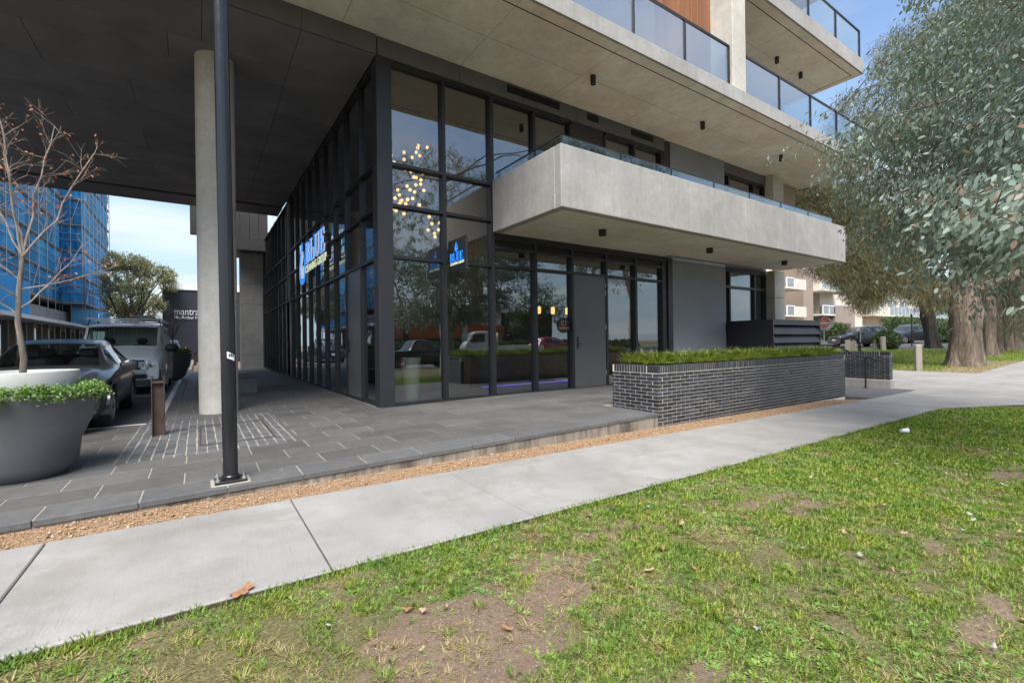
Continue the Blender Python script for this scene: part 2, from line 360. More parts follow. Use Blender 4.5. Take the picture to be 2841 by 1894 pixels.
def lawnmat():
    t = NT('lawn'); v = t.world(); a = t.n('ShaderNodeAttribute', attribute_name='bare').outputs['Fac']
    g = t.mix(t.noise(v, 3.0, 6, .6), (.09, .095, .03), (.19, .165, .065)); g = t.mix(t.ramp(t.noise(v, 45, 5, .75), [(.38, .0), (.62, 1.0)]), g, (.05, .042, .02)); g = t.mix(t.ramp(t.noise(t.scaled(v, (1.0, 1.6, 1.0)), 120, 4, .7), [(.55, .0), (.68, .8)]), g, (.34, .28, .14))
    d = t.mix(t.noise(v, 4.0, 6, .65), (.115, .078, .052), (.235, .17, .118)); d = t.mix(t.ramp(t.noise(v, 38, 6, .75), [(.45, .0), (.70, .8)]), d, (.075, .05, .035))
    d = t.mix(1.0, d, t.ramp(t.noise(v, 170, 4, .75), [(.3, .65), (.7, 1.35)]), 'MULTIPLY')
    d = t.mix(t.ramp(t.noise(v, 75, 2, .5), [(.70, .0), (.73, .8)]), d, (.5, .45, .38))
    f = t.ramp(t.math('ADD', a, t.math('MULTIPLY', t.math('SUBTRACT', t.noise(v, 9, 6, .7), .5), 1.1)), [(.40, .0), (.60, 1.0)])
    h = t.math('ADD', t.math('MULTIPLY', t.noise(v, 90, 5, .7), .5), t.math('MULTIPLY', t.noise(v, 12, 4), .6))
    M['lawn'] = t.done(t.bsdf(t.mix(f, g, d), .95, 0, t.bump(h, .8, .015)))
lawnmat()
simple('gravel_base', (.30, .19, .11), .95, var=.35, scale=26, bump=.9, bscale=120); simple('mulch', (.22, .15, .10), .95, var=.35, scale=14, bump=.9, bscale=50)
leafmat('pebble', [(.10, .06, .035), (.30, .17, .085), (.45, .30, .17), (.22, .13, .075), (.55, .42, .28), (.36, .21, .11), (.5, .46, .4)], .85, 0.0)
leafmat('grass', [(.11, .18, .025), (.18, .29, .035), (.26, .38, .048), (.14, .23, .03), (.33, .40, .08), (.40, .34, .15)], .5, .4, patch=4.0)
leafmat('grass_dry', [(.36, .27, .14), (.46, .37, .20), (.29, .23, .105), (.26, .27, .08)], .8, .2)
leafmat('weed', [(.14, .25, .055), (.21, .34, .095), (.17, .30, .045), (.26, .38, .13)], .6, .25, patch=2.5)
leafmat('strap', [(.18, .27, .05), (.30, .40, .07), (.42, .46, .10), (.22, .33, .05), (.50, .42, .22)], .45, .3)
leafmat('euc_leaf', [(.25, .32, .265), (.29, .365, .31), (.22, .285, .235), (.35, .425, .365), (.26, .325, .26), (.28, .345, .29), (.22, .285, .23), (.25, .315, .26), (.26, .32, .265), (.38, .22, .16)], .55, .22, back=(.29, .36, .305))
leafmat('oak_needle', [(.11, .105, .05), (.16, .145, .065), (.075, .075, .038), (.21, .175, .085), (.12, .13, .06)], .7, .25)
leafmat('dark_needle', [(.05, .075, .04), (.08, .105, .055), (.04, .055, .03), (.12, .13, .06)], .7, .2)
leafmat('gum_leaf', [(.20, .215, .11), (.27, .27, .14), (.15, .165, .085), (.34, .30, .17)], .6, .2)
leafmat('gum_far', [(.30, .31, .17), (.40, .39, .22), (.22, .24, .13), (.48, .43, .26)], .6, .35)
leafmat('hedge_leaf', [(.045, .075, .025), (.07, .115, .04), (.10, .14, .05)], .5, .2)
leafmat('pot_leaf', [(.10, .20, .035), (.16, .28, .06), (.20, .31, .09), (.07, .14, .03)], .4, .25)
leafmat('red_leaf', [(.45, .10, .05), (.50, .19, .06), (.35, .075, .045), (.42, .27, .07)], .6, .3)
leafmat('brown_leaf', [(.36, .19, .09), (.42, .27, .15), (.26, .13, .07)], .75, .15)
leafmat('clod', [(.10, .07, .045), (.20, .14, .095), (.28, .21, .15), (.15, .105, .07), (.40, .34, .27)], .95, 0.0)
leafmat('flower_blue', [(.16, .13, .5), (.22, .18, .6)], .6, .2)
def bark(name, a, b, sc=(9.0, 9.0, 1.6), bump=.7):
    t = NT(name); v = t.world(); n = t.noise(t.scaled(v, sc), 1.0, 7, .7, .6); n2 = t.noise(v, 1.7, 4)
    n = t.ramp(n, [(.30, 0.0), (.62, 1.0)]); c = t.mix(n, a, b); c = t.mix(1.0, c, t.ramp(n2, [(.3, .8), (.7, 1.2)]), 'MULTIPLY')
    M[name] = t.done(t.bsdf(c, .9, 0, t.bump(n, bump, .05)))
bark('bark_oak', (.045, .035, .027), (.24, .18, .135), (9.0, 9.0, 1.3), 1.0); bark('bark_dark', (.016, .014, .012), (.05, .042, .036)); bark('bark_pale', (.26, .21, .17), (.52, .46, .40), (5, 5, 3), .25); bark('bark_twig', (.15, .115, .095), (.34, .285, .24), (25, 25, 12), .3); bark('bark_grey', (.10, .085, .07), (.24, .20, .17))
# ------------------------------------------------------------------ the lie of the land
def path_z(x): return -.155 - .0085*(np.clip(x, -1, 16)+1) + np.clip(np.asarray(x)-16, 0, 44)*.025
def pave_z(x): return float(-.0145*(6-min(6, max(-3.2, x))))
SLOPE = -math.atan(.0145)
def zsheet(name, mat, xs, ys, zf, parent=None, thick=0.0):
    """horizontal sheet on the grid xs*ys with heights zf(x)"""
    nx, ny = len(xs), len(ys); m = MB()
    m.v = [(x, y, float(zf(x))) for y in ys for x in xs]
    m.f = [(j*nx+i, j*nx+i+1, (j+1)*nx+i+1, (j+1)*nx+i) for j in range(ny-1) for i in range(nx-1)]
    return m.build(name, mat, parent)
def zpoly(mb, poly, zf, th):
    n = len(poly); mb.add([(x, y, float(zf(x))) for x, y in poly] + [(x, y, float(zf(x))-th) for x, y in poly],
        [tuple(range(n)), tuple(range(2*n-1, n-1, -1))] + [(i, n+i, n+(i+1) % n, (i+1) % n) for i in range(n)])
    return mb
g = zsheet('ground', M['mulch'], [-600, -200, -60, -20, -8, -1, 4, 10, 16, 22, 30, 40, 60, 120, 600], [-600, -100, -20, 0, 20, 60, 120, 600], lambda x: path_z(x)-.16)
tag(g, kind='structure')

# ------------------------------------------------------------------ concrete footpath: slabs on a dark joint bed
def edge_near(x):           # lawn side of the path, flaring towards the driveway
    return 2.95 - (0 if x < 12.4 else min(3.6, .30*(x-12.4)+.035*(x-12.4)**2))
def edge_far(x): return 4.52 - .012*max(0, x-3) if x < 12.9 else 4.42
fp = MB(); xs = [-9, -6, -3, 0, 3, 6, 9, 12.4, 13.3, 14.3, 15.3, 16.45]
for a, b in zip(xs[:-1], xs[1:]): zpoly(fp, [(a, edge_near(a)), (b, edge_near(b)), (b, edge_far(b)), (a, edge_far(a))], lambda x: path_z(x)-.012, .1)
fpo = tag(fp.build('footpath', M['soil']), kind='structure')
jx = [-9, -7.2, -5.6, -4.05, -2.48, -.90, .66, 2.19, 3.845, 5.42, 7.0, 8.35, 9.68, 11.1, 12.4, 13.9, 15.2, 16.44]
for i, (a, b) in enumerate(zip(jx[:-1], jx[1:])):
    gp = .0045 if i not in (9, 10) else .003
    n = 6 if b > 12.5 else 2; bx = [a+gp + (b-a-2*gp)*k/(n-1) for k in range(n)]
    top = [(x, edge_near(x)+.004) for x in bx] + [(x, edge_far(x)-.004) for x in reversed(bx)]
    if n == 2:
        c = .008; cx0, cy0 = np.mean([p[0] for p in top]), np.mean([p[1] for p in top]); s = MB()
        ins = [(x+math.copysign(c, cx0-x), y+math.copysign(c, cy0-y)) for x, y in top]; k = 4
        s.add([(x, y, float(path_z(x))) for x, y in ins] + [(x, y, float(path_z(x))-c) for x, y in top] + [(x, y, float(path_z(x))-.1) for x, y in top],
              [tuple(range(k))] + [(q, k+q, k+(q+1) % k, (q+1) % k) for q in range(k)] + [(k+q, 2*k+q, 2*k+(q+1) % k, k+(q+1) % k) for q in range(k)])
    else: s = zpoly(MB(), top, path_z, .1)
    s.build('slab', M['conc_path'], fpo)
# driveway and the path beyond it
dw = zsheet('driveway', M['soil'], np.linspace(16.45, 22.6, 7), [-6.5, 2, 4.5, 9, 18, 32], lambda x: path_z(x)-.012); tag(dw, kind='structure')
for y0, y1 in ((-6.5, -2.2), (-2.19, 1.6), (1.61, 4.42), (4.43, 8.0), (8.01, 13.0), (13.01, 20.0), (20.01, 32.0)):
    zpoly(MB(), [(16.46, y0), (19.52, y0), (19.52, y1), (16.46, y1)], path_z, .1).build('slab', M['conc_path'], dw)
    zpoly(MB(), [(19.53, y0), (22.6, y0), (22.6, y1), (19.53, y1)], path_z, .1).build('slab', M['conc_path'], dw)
p2 = zsheet('footpath', M['soil'], np.linspace(22.6, 60, 12), [2.4, 4.35], lambda x: path_z(x)-.012); tag(p2, kind='structure')
for k in range(12):
    a = 22.61+3.1*k; zpoly(MB(), [(a, 2.4), (a+3.08, 2.4), (a+3.08, 4.35), (a, 4.35)], path_z, .1).build('slab', M['conc_path'], p2)
# landing between the brick planter and the low wall
ld = zpoly(MB(), [(13.34, 4.43), (16.44, 4.43), (16.44, 7.2), (13.34, 7.2)], lambda x: path_z(x)+.004, .1).build('landing', M['kerbstone']); tag(ld, kind='structure')

# ------------------------------------------------------------------ bluestone paving
ROWS = [4.93, 5.33] + [5.33+.4525*k for k in range(1, 52)]
CB = (-.80, 1.05, 6.63, 9.93)                        # cobble inset x0 x1 y0 y1
def in_pav(x0, x1, y0):                              # clip a row piece to the paved area -> list of (x0,x1)
    lo, hi = -3.2, (6.19 if y0 < 5.9 else 9.2) if y0 < 8.7 else 2.86
    if y0 > 9.6: lo = -.36
    x0, x1 = max(x0, lo), min(x1, hi)
    if x1-x0 < .03: return []
    if CB[2]-.05 < y0 < CB[3]-.1:
        out = []
        if x0 < CB[0]: out.append((x0, min(x1, CB[0])))
        if x1 > CB[1]: out.append((max(x0, CB[1]), x1))
        return [q for q in out if q[1]-q[0] > .03]
    return [(x0, x1)]
pv = MB()
def pvbox(x0, x1, y0, y1, top, th): zpoly(pv, [(x0, y0), (x1, y0), (x1, y1), (x0, y1)], lambda x: pave_z(x)+top, th)
pvbox(-3.2, 6.0, 4.96, 9.8, -.005, .12); pvbox(6.0, 6.19, 4.96, 8.95, -.005, .12); pvbox(6.19, 13.3, 5.97, 8.95, -.005, .12); pvbox(-.36, 2.88, 9.8, 28.4, -.005, .12); pvbox(2.88, 6.0, 8.5, 8.95, -.0055, .11)
pvo = tag(pv.build('paving', M['grout']), kind='structure')
STM = {}; rest = MB(); nst = 0
def stone_mesh(w, d, mat, key=''):
    k = (round(w, 3), round(d, 3), key)
    if k not in STM:
        me = MB().cbox(-w/2, w/2, -d/2, d/2, -.05, 0, .003).mesh('paving_stone'); me.materials.append(mat); STM[k] = me
    return STM[k]
for r in range(len(ROWS)-1):
    y0, y1 = ROWS[r], ROWS[r+1]
    if y0 > 27.9: break
    off = (.835 if r % 2 == 0 else .50) - .632*12 + (random.uniform(-.04, .04) if r > 6 else 0)
    for k in range(40):
        a = off + .632*k
        for x0, x1 in in_pav(a, a+.632, y0):
            w, d = x1-x0-.011, y1-y0-.011; xc, yc = (x0+x1)/2, (y0+y1)/2
            zc = pave_z(xc) + random.uniform(-.0012, .0012)
            if nst < 296:
                o = link('paving_stone', stone_mesh(w, d, M['kerbstone'] if r == 0 else M['paver'], r == 0), None, pvo); o.location = (xc, yc, zc)
                o.rotation_euler = (random.uniform(-.001, .001), -SLOPE*-1 if False else (SLOPE if xc < 6 else 0), 0); nst += 1
            else: rest.box(x0+.003, x1-.003, yc-d/2, yc+d/2, zc-.05, zc)
if rest.v: tag(rest.build('far_paving_stones', M['paver'], pvo), kind='stuff')
# small stone setts let into the paving, with an access-cover frame among them
cbm = MB().cbox(-.0515, .0515, -.098, .098, -.05, 0, .004).mesh('sett'); cbm.materials.append(M['cobble'])
ncx = 17; cwx = (CB[1]-CB[0])/ncx; ncy = 16; cwy = (CB[3]-CB[2])/ncy
for i in range(ncx):
    for j in range(ncy):
        x = CB[0]+cwx*(i+.5); y = CB[2]+cwy*(j+.5)
        if (x-.31)**2+(y-10.6)**2 < .42**2: continue
        o = link('sett', cbm, None, pvo); o.location = (x+random.uniform(-.004, .004), y+random.uniform(-.004, .004), pave_z(x)+random.uniform(-.003, .002))
        o.rotation_euler = (random.uniform(-.01, .01), SLOPE+random.uniform(-.012, .012), random.uniform(-.02, .02)); o.scale = (random.uniform(.90, .95), random.uniform(.985, 1.0), 1)
fr = MB()
for a, b in (((.0, 7.2), (.86, 7.2)), ((.86, 7.2), (.86, 8.9)), ((.86, 8.9), (.0, 8.9)), ((.0, 8.9), (.0, 7.2))):
    fr.bar((a[0], a[1], pave_z(a[0])+.002), (b[0], b[1], pave_z(b[0])+.002), .018, .012)
fr.build('cover_frame', M['rust_steel'], pvo)
# stained concrete upstand under the edge stones
kb = MB(); zpoly(kb, [(-3.2, 4.95), (6.0, 4.95), (6.0, 5.3), (-3.2, 5.3)], lambda x: pave_z(x)-.052, .5); zpoly(kb, [(6.0, 4.95), (6.185, 4.95), (6.185, 5.3), (6.0, 5.3)], lambda x: pave_z(x)-.052, .5)
kbo = tag(kb.build('kerb', M['conc_base']), kind='structure')

# ------------------------------------------------------------------ gravel strip
def gy0(x): return edge_far(x)
gb = MB(); xs = [-9, -3.2, 0, 3, 6.0, 6.2, 9, 11, 12.4, 13.1]
for a, b in zip(xs[:-1], xs[1:]):
    ya = 4.97 if a < 12 else (4.97 if a < 12.5 else 4.6); yb = 4.97 if b < 12.5 else 4.46
    zpoly(gb, [(a, gy0(a)), (b, gy0(b)), (b, max(yb, gy0(b)+.02)), (a, ya)], lambda x: path_z(x)-.012, .1)
gvo = tag(gb.build('gravel_strip', M['gravel_base']), kind='structure')
n = 17000; gx = np.concatenate([RNG.uniform(-3, 6.2, 11000), RNG.uniform(6.2, 13, 6000)]); u = RNG.random(n)
lim = np.where(gx < 12, 4.93, 4.93-(gx-12)*.45); ef = np.array([gy0(x) for x in gx]); gyy = ef+.01+u*(lim-ef-.01)
sz = RNG.uniform(.003, .008, n)*np.where(RNG.random(n) < .04, 2.2, 1.0)
oc = np.array([(1,0,0),(-1,0,0),(0,1,0),(0,-1,0),(0,0,1),(0,0,-1)], dtype=float); tri = [(0,2,4),(2,1,4),(1,3,4),(3,0,4),(2,0,5),(1,2,5),(3,1,5),(0,3,5)]
ang = RNG.uniform(0, 6.28, n); sc3 = np.stack([sz*RNG.uniform(.8, 1.5, n), sz*RNG.uniform(.7, 1.2, n), sz*RNG.uniform(.4, .8, n)], 1)
V = oc[None]*sc3[:, None, :]; ca, sa = np.cos(ang)[:, None], np.sin(ang)[:, None]
V = np.stack([V[..., 0]*ca-V[..., 1]*sa, V[..., 0]*sa+V[..., 1]*ca, V[..., 2]], -1) + np.stack([gx, gyy, path_z(gx)-.008+sz*.3], 1)[:, None, :]
me = bpy.data.meshes.new('gravel'); VV = V.reshape(-1, 3); FF = (np.array(tri)[None] + (np.arange(n)*6)[:, None, None]).reshape(-1, 3)
me.vertices.add(len(VV)); me.vertices.foreach_set('co', VV.astype(np.float32).ravel()); me.loops.add(FF.size); me.loops.foreach_set('vertex_index', FF.astype(np.int32).ravel())
me.polygons.add(len(FF)); me.polygons.foreach_set('loop_start', np.arange(0, FF.size, 3, dtype=np.int32)); me.update(calc_edges=True)
tag(link('gravel', me, M['pebble']), 'loose tan gravel along the edge of the concrete path', 'gravel', kind='stuff')

# ------------------------------------------------------------------ street on the left, with kerb stones and lines
zr = -.105
rd = MB().box(-9.2, -.72, 9.83, 95, zr-.3, zr).build('road', M['asphalt']); tag(rd, kind='structure')
kr = tag(MB().box(-.72, -.37, 9.93, 60, -.4, -.0965).build('kerb', M['grout']), kind='structure')
km = MB().cbox(-.165, .165, -.397, .397, -.06, 0, .003).mesh('kerb_stone'); km.materials.append(M['paver'])
for k in range(26):
    o = link('kerb_stone', km, None, kr); o.location = (-.545, 10.35+.8*k, -.0915)
tag(MB().box(-.66, -.55, 10.3, 24, -.0905, -.0885).build('painted_line', M['white_paint']), kind='structure')
tag(MB().box(-3.4, -.75, 9.87, 9.97, zr+.002, zr+.005).build('painted_line', M['white_paint']), kind='structure')
tag(MB().box(-3.0, -.75, 15.6, 15.68, zr+.002, zr+.005).build('painted_line', M['white_paint']), kind='structure')
tag(MB().box(-14, -9.2, 9, 95, -.4, .02).build('pavement', M['conc_wall']), kind='structure')
tag(MB().box(-14, -3.2, 4.2, 9.82, -.5, -.125).build('pavement', M['paver']), kind='structure')
# ------------------------------------------------------------------ road behind the camera (seen in the glass)
tag(zsheet('road', M['asphalt'], [-60, -20, 0, 16, 30, 60, 90], [-16.5, -7.0], lambda x: path_z(x)-.1), kind='structure')
kk = MB()
for x0, x1 in ((-60, -1), (-1, 16), (16, 60)):
    for y0, y1 in ((-7.0, -6.75), (-16.75, -16.5)): zpoly(kk, [(x0, y0), (x1, y0), (x1, y1), (x0, y1)], lambda x: path_z(x)+.02, .3)
tag(kk.build('kerb', M['conc_wall']), kind='structure')
tag(zsheet('painted_line', M['white_paint'], [-40, -1, 16, 60], [-11.86, -11.72], lambda x: path_z(x)-.094), kind='structure')
# ------------------------------------------------------------------ lawns
def fbm(x, y, s, seed=0, oct=4):
    out = np.zeros_like(x); a = 1.0; r = np.random.default_rng(seed)
    for o in range(oct):
        for _ in range(4):
            th = r.uniform(0, 6.28); k = s*(2**o)*r.uniform(.7, 1.4); out += a*np.sin((x*np.cos(th)+y*np.sin(th))*k + r.uniform(0, 6.28) + 1.5*np.sin((x*np.sin(th)-y*np.cos(th))*k*.6))*.25
        a *= .55
    return out
BARE = [(1.22, 2.1, .34, .15), (1.02, 2.2, .22, .12), (1.42, 1.95, .22, .11), (2.07, 2.26, .36, .17), (2.5, 2.46, .32, .12), (1.75, 2.13, .22, .10), (.84, 1.9, .32, .2), (1.15, 1.85, .3, .16), (1.6, 2.05, .25, .12), (.72, 2.1, .18, .12), (1.0, 1.72, .22, .13), (4.2, 1.9, .28, .10), (4.3, 2.13, .2, .08), (7, 1.17, .55, .13), (3.07, .62, .3, .07), (1.76, 1.18, .12, .07)]
STRAW = [(.44, 2.16, .42, .28), (.10, 2.3, .42, .28), (4.05, 2.72, .6, .14), (3.1, 1.94, .35, .15)]
def straw_at(x, y): return np.clip(sum(np.exp(-(((x-a)/c)**2+((y-b)/d)**2)) for a, b, c, d in STRAW), 0, 1)
_OLD = [(.85, 1.62, .42, .22), (1.35, 1.88, .36, .20), (1.02, 1.30, .40, .25), (1.85, 2.30, .38, .15), (.55, 1.35, .25, .2), (.62, 1.05, .4, .25), (1.55, 2.08, .3, .16), (3.15, 2.2, .26, .12), (7.4, 1.2, .5, .2), (2.9, .62, .25, .10)]
def bare_at(x, y):
    b = np.zeros_like(x)
    for cx_, cy_, rx_, ry_ in BARE: b = np.maximum(b, 1.25-np.sqrt(((x-cx_)/rx_)**2+((y-cy_)/ry_)**2)*.75)
    b = np.clip(b, 0, 1.05); n_ = fbm(x, y, 2.3, 3); m_ = fbm(x, y, 6.0, 5); k_ = fbm(x, y, 15.0, 8)
    return np.clip(b + .38*m_*(b > .02) + .25*k_ + np.clip(.6*(n_-.18)+.4*m_-.03, 0, .8), 0, 1)
def lawn(name, xs, ys, clip=None):
    X, Y = np.meshgrid(np.asarray(xs, float), np.asarray(ys, float)); nx, ny = len(xs), len(ys); Z = path_z(X)-.035+.008*fbm(X, Y, 2.0, 9)
    keep = np.ones((ny-1, nx-1), bool)
    if clip is not None:
        E_ = np.array([clip(x) for x in xs]); Y = np.minimum(Y, E_[None, :]-.002)
    m = MB(); m.v = list(zip(X.ravel().tolist(), Y.ravel().tolist(), Z.ravel().tolist()))
    m.f = [(j*nx+i, j*nx+i+1, (j+1)*nx+i+1, (j+1)*nx+i) for j in range(ny-1) for i in range(nx-1)]
    o = m.build(name, M['lawn'], smooth=True, angle=None); at = o.data.attributes.new('bare', 'FLOAT', 'POINT')
    at.data.foreach_set('value', bare_at(X.ravel(), Y.ravel()).astype(np.float32)); return tag(o, kind='structure')
lawn('lawn', np.concatenate([np.arange(-9, -1, .5), np.arange(-1, 9, .07), np.arange(9, 16.45, .2)]), np.concatenate([np.arange(-6.75, -.5, .4), np.arange(-.5, 2.95, .07), [2.95]]), edge_near)
lawn('lawn', np.arange(22.6, 41.1, .6), np.arange(4.36, 40, .7))
n = 60000; x = RNG.uniform(22.7, 41, n); y = RNG.uniform(4.4, 17, n); th = RNG.uniform(0, 6.28, n); el = RNG.uniform(.3, 1.3, n)
tag(link('grass', leaf_mesh('grass', np.stack([x, y, path_z(x)-.04], 1), np.stack([np.cos(th)*np.cos(el), np.sin(th)*np.cos(el), np.sin(el)], 1), np.stack([-np.cos(th)*np.sin(el), -np.sin(th)*np.sin(el), np.cos(el)], 1), RNG.uniform(.05, .10, n), .022, 'blade'), M['grass']), 'green grass of the far lawn beyond the driveway', 'grass', kind='stuff')
lawn('lawn', np.arange(22.6, 60, 1.2), [-6.75, -3, 0, 2.39])
lawn('lawn', [-60, -30, -9], [-6.75, 4.2]); lawn('lawn', np.arange(-60, 90, 10.), [-60, -24, -16.75])
mu = zsheet('mulch_bed', M['mulch'], np.linspace(22.62, 30, 8), [4.37, 5.7], lambda x: path_z(x)-.012); tag(mu, kind='structure')
zz = zsheet('mulch_bed', M['mulch'], [22.62, 23.3], [5.71, 8, 12, 20], lambda x: path_z(x)-.012); tag(zz, kind='structure')
tag(zsheet('road', M['asphalt'], [41.0, 54, 64], [2, 20, 60], lambda x: path_z(x)-.05), kind='structure')
# grass blades and low weeds
def scatter(n, dens, box, zoff, keepf):
    x = box[0]+(box[1]-box[0])*RNG.random(n); y = RNG.uniform(box[2], box[3], n); k = keepf(x, y, RNG.random(n)); return x[k], y[k]
EN = np.vectorize(edge_near)
def dist(x, y): return x*math.sin(YAW)+y*math.cos(YAW)
def inview(x, y):
    d = dist(x, y); u_ = x*math.cos(YAW)-y*math.sin(YAW); return (d > 1.2) & (np.abs(u_) < d*1.16+.4+1.8*(np.mod(x*917.3+y*631.7, 1) < .3))
def blades(name, n, mat, kf, L, Wd, spread, label, shape='blade'):
    x, y = scatter(n, 0, (-1.2, 14, -3.4, 2.95), 0, lambda x, y, r: (y < EN(x)-.0) & inview(x, y) & kf(x, y, r))
    m = len(x); th = RNG.uniform(0, 6.28, m); el = RNG.uniform(*spread, m); d = np.stack([np.cos(th)*np.cos(el), np.sin(th)*np.cos(el), np.sin(el)], 1)
    nn = np.stack([np.cos(th+.5)*-np.sin(el), np.sin(th+.5)*-np.sin(el), np.cos(el)+.2], 1)
    dd = np.clip(dist(x, y)/3.0, .8, 2.6)
    P = np.stack([x, y, path_z(x)-.036+.008*fbm(x, y, 2.0, 9)], 1)
    sc = RNG.uniform(.55, 1.25, m)*np.sqrt(dd)
    o = link(name, leaf_mesh(name, P, d, nn, L*sc, Wd*sc*np.sqrt(dd), shape), mat); return tag(o, label, 'grass', kind='stuff')
fall = lambda x, y: np.clip(4.2/np.maximum(dist(x, y), 1.2), .0, 1.0)**1.15
blades('grass', 1200000, M['grass'], lambda x, y, r: r < fall(x, y)*np.clip(1.1-1.25*bare_at(x, y), .03, 1)*np.clip(.55+.6*fbm(x, y, 4., 21)+.7*fbm(x, y, 17., 22)-.85*straw_at(x, y), .03, 1), .036, .0052, (.15, 1.2), 'short green lawn grass growing in patches')
blades('dry_grass', 200000, M['grass_dry'], lambda x, y, r: r < fall(x, y)*np.clip(.32+.65*fbm(x, y, 2.6, 33)+.5*fbm(x, y, 13., 34)+.8*straw_at(x, y), .04, .95)*np.clip(1.15-.9*bare_at(x, y), .1, 1), .032, .0034, (.05, .7), 'dry straw coloured grass among the green lawn')
blades('clover', 800000, M['weed'], lambda x, y, r: r < fall(x, y)*np.clip(.22+.8*fbm(x, y, 2.2, 44)+.6*fbm(x, y, 12., 45), .02, .95)*np.clip(1.2-1.2*bare_at(x, y), .04, 1), .014, .0095, (.0, .6), 'small broad leaved weeds spread through the lawn', 'dia')
# tufts: bunches of longer blades, and flat weed rosettes
def bunches(name, nt_, per, mat, L, Wd, rad, spread, label, shape, kf):
    x, y = scatter(nt_, 0, (-1.0, 12, -2.6, 2.9), 0, lambda x, y, r: (y < EN(x)-.02) & inview(x, y) & (r < kf(x, y)*fall(x, y)))
    m = len(x); X = np.repeat(x, per); Y = np.repeat(y, per); th = RNG.uniform(0, 6.28, m*per); el = RNG.uniform(*spread, m*per); rr_ = RNG.random(m*per)**.5*np.repeat(RNG.uniform(.5, 1.3, m), per)*rad
    X = X+rr_*np.cos(th); Y = Y+rr_*np.sin(th); d = np.stack([np.cos(th)*np.cos(el), np.sin(th)*np.cos(el), np.sin(el)], 1); nn = np.stack([-np.cos(th)*np.sin(el), -np.sin(th)*np.sin(el), np.cos(el)+.1], 1)
    s_ = np.repeat(RNG.uniform(.6, 1.3, m), per)*RNG.uniform(.6, 1.2, m*per); k = Y < EN(X)
    P = np.stack([X, Y, path_z(X)-.034], 1)
    return tag(link(name, leaf_mesh(name, P[k], d[k], nn[k], L*s_[k], Wd*s_[k], shape), mat), label, 'grass', kind='stuff')
bunches('grass_tufts', 6000, 24, M['grass'], .036, .0040, .022, (.3, 1.35), 'bright tufts of longer grass standing in the lawn', 'blade', lambda x, y: np.clip(.55+.5*fbm(x, y, 3.0, 51)-.55*bare_at(x, y), .06, 1))
bunches('straw_tufts', 9000, 22, M['grass_dry'], .040, .0034, .040, (.05, .7), 'matted straw coloured tufts lying in the lawn', 'blade', lambda x, y: np.clip(.30+.7*fbm(x, y, 2.6, 33)+.8*straw_at(x, y), .04, 1))
bunches('weed_rosettes', 15000, 14, M['weed'], .020, .010, .018, (.02, .5), 'flat leafy weed rosettes in the lawn', 'lance', lambda x, y: np.clip(.40+.7*fbm(x, y, 2.2, 44)-.25*bare_at(x, y), .06, 1))
# grass creeping over the edge of the path
x = RNG.uniform(-.9, 13, 16000); y = EN(x)-RNG.random(16000)**2*.06; k = inview(x, y) & (RNG.random(16000) < np.clip(.5+.9*fbm(x, y*0, 5., 61), .05, 1)); x, y = x[k], y[k]; m = len(x); th = RNG.normal(1.57, 1.0, m); el = RNG.uniform(.4, 1.3, m)
tag(link('edge_grass', leaf_mesh('edge_grass', np.stack([x, y, path_z(x)-.035], 1), np.stack([np.cos(th)*np.cos(el), np.sin(th)*np.cos(el), np.sin(el)], 1), np.stack([-np.cos(th)*np.sin(el), -np.sin(th)*np.sin(el), np.cos(el)], 1), RNG.uniform(.035, .07, m), .0048, 'blade'), M['grass']), 'grass leaning over the edge of the concrete path', 'grass', kind='stuff')
# small stones on the bare soil
x = RNG.uniform(.0, 7.5, 90000); y = RNG.uniform(-.3, 2.85, 90000); k = (bare_at(x, y) > .42+.2*RNG.random(90000)); x, y = x[k], y[k]; m = len(x)
lm = leaf_mesh('soil_crumbs', np.stack([x, y, path_z(x)-.03], 1), unit(RNG.normal(size=(m, 3))*[1, 1, .2]), np.tile([0, 0, 1.], (m, 1)), RNG.uniform(.003, .009, m)*(1+1.2*(RNG.random(m) < .05)), RNG.uniform(.002, .007, m))
tag(link('soil_crumbs', lm, M['clod']), 'crumbs of soil and small stones lying on the bare ground', 'stones', kind='stuff')
# ------------------------------------------------------------------ the corner apartment building
B = thing('apartment_building', 'grey concrete apartment building with black framed glass shopfront on the corner', 'building', (2.87, 8.8, 0))
BI = Vector((-2.87, -8.8, 0))
def bp(mb, name, mat, parent=None, **k):           # part in world coordinates under the building (or one of its parts)
    o = mb.build(name, M[mat] if isinstance(mat, str) else mat, parent or B, **k)
    if parent is None or parent is B: o.location = BI
    return o
YF, XF = 8.8, 2.87
ZS = pave_z(3.0)-.03
bp(MB().cbox(2.87, 3.17, 8.80, 9.10, ZS, 6.72, .006), 'corner_post', 'alu_light')
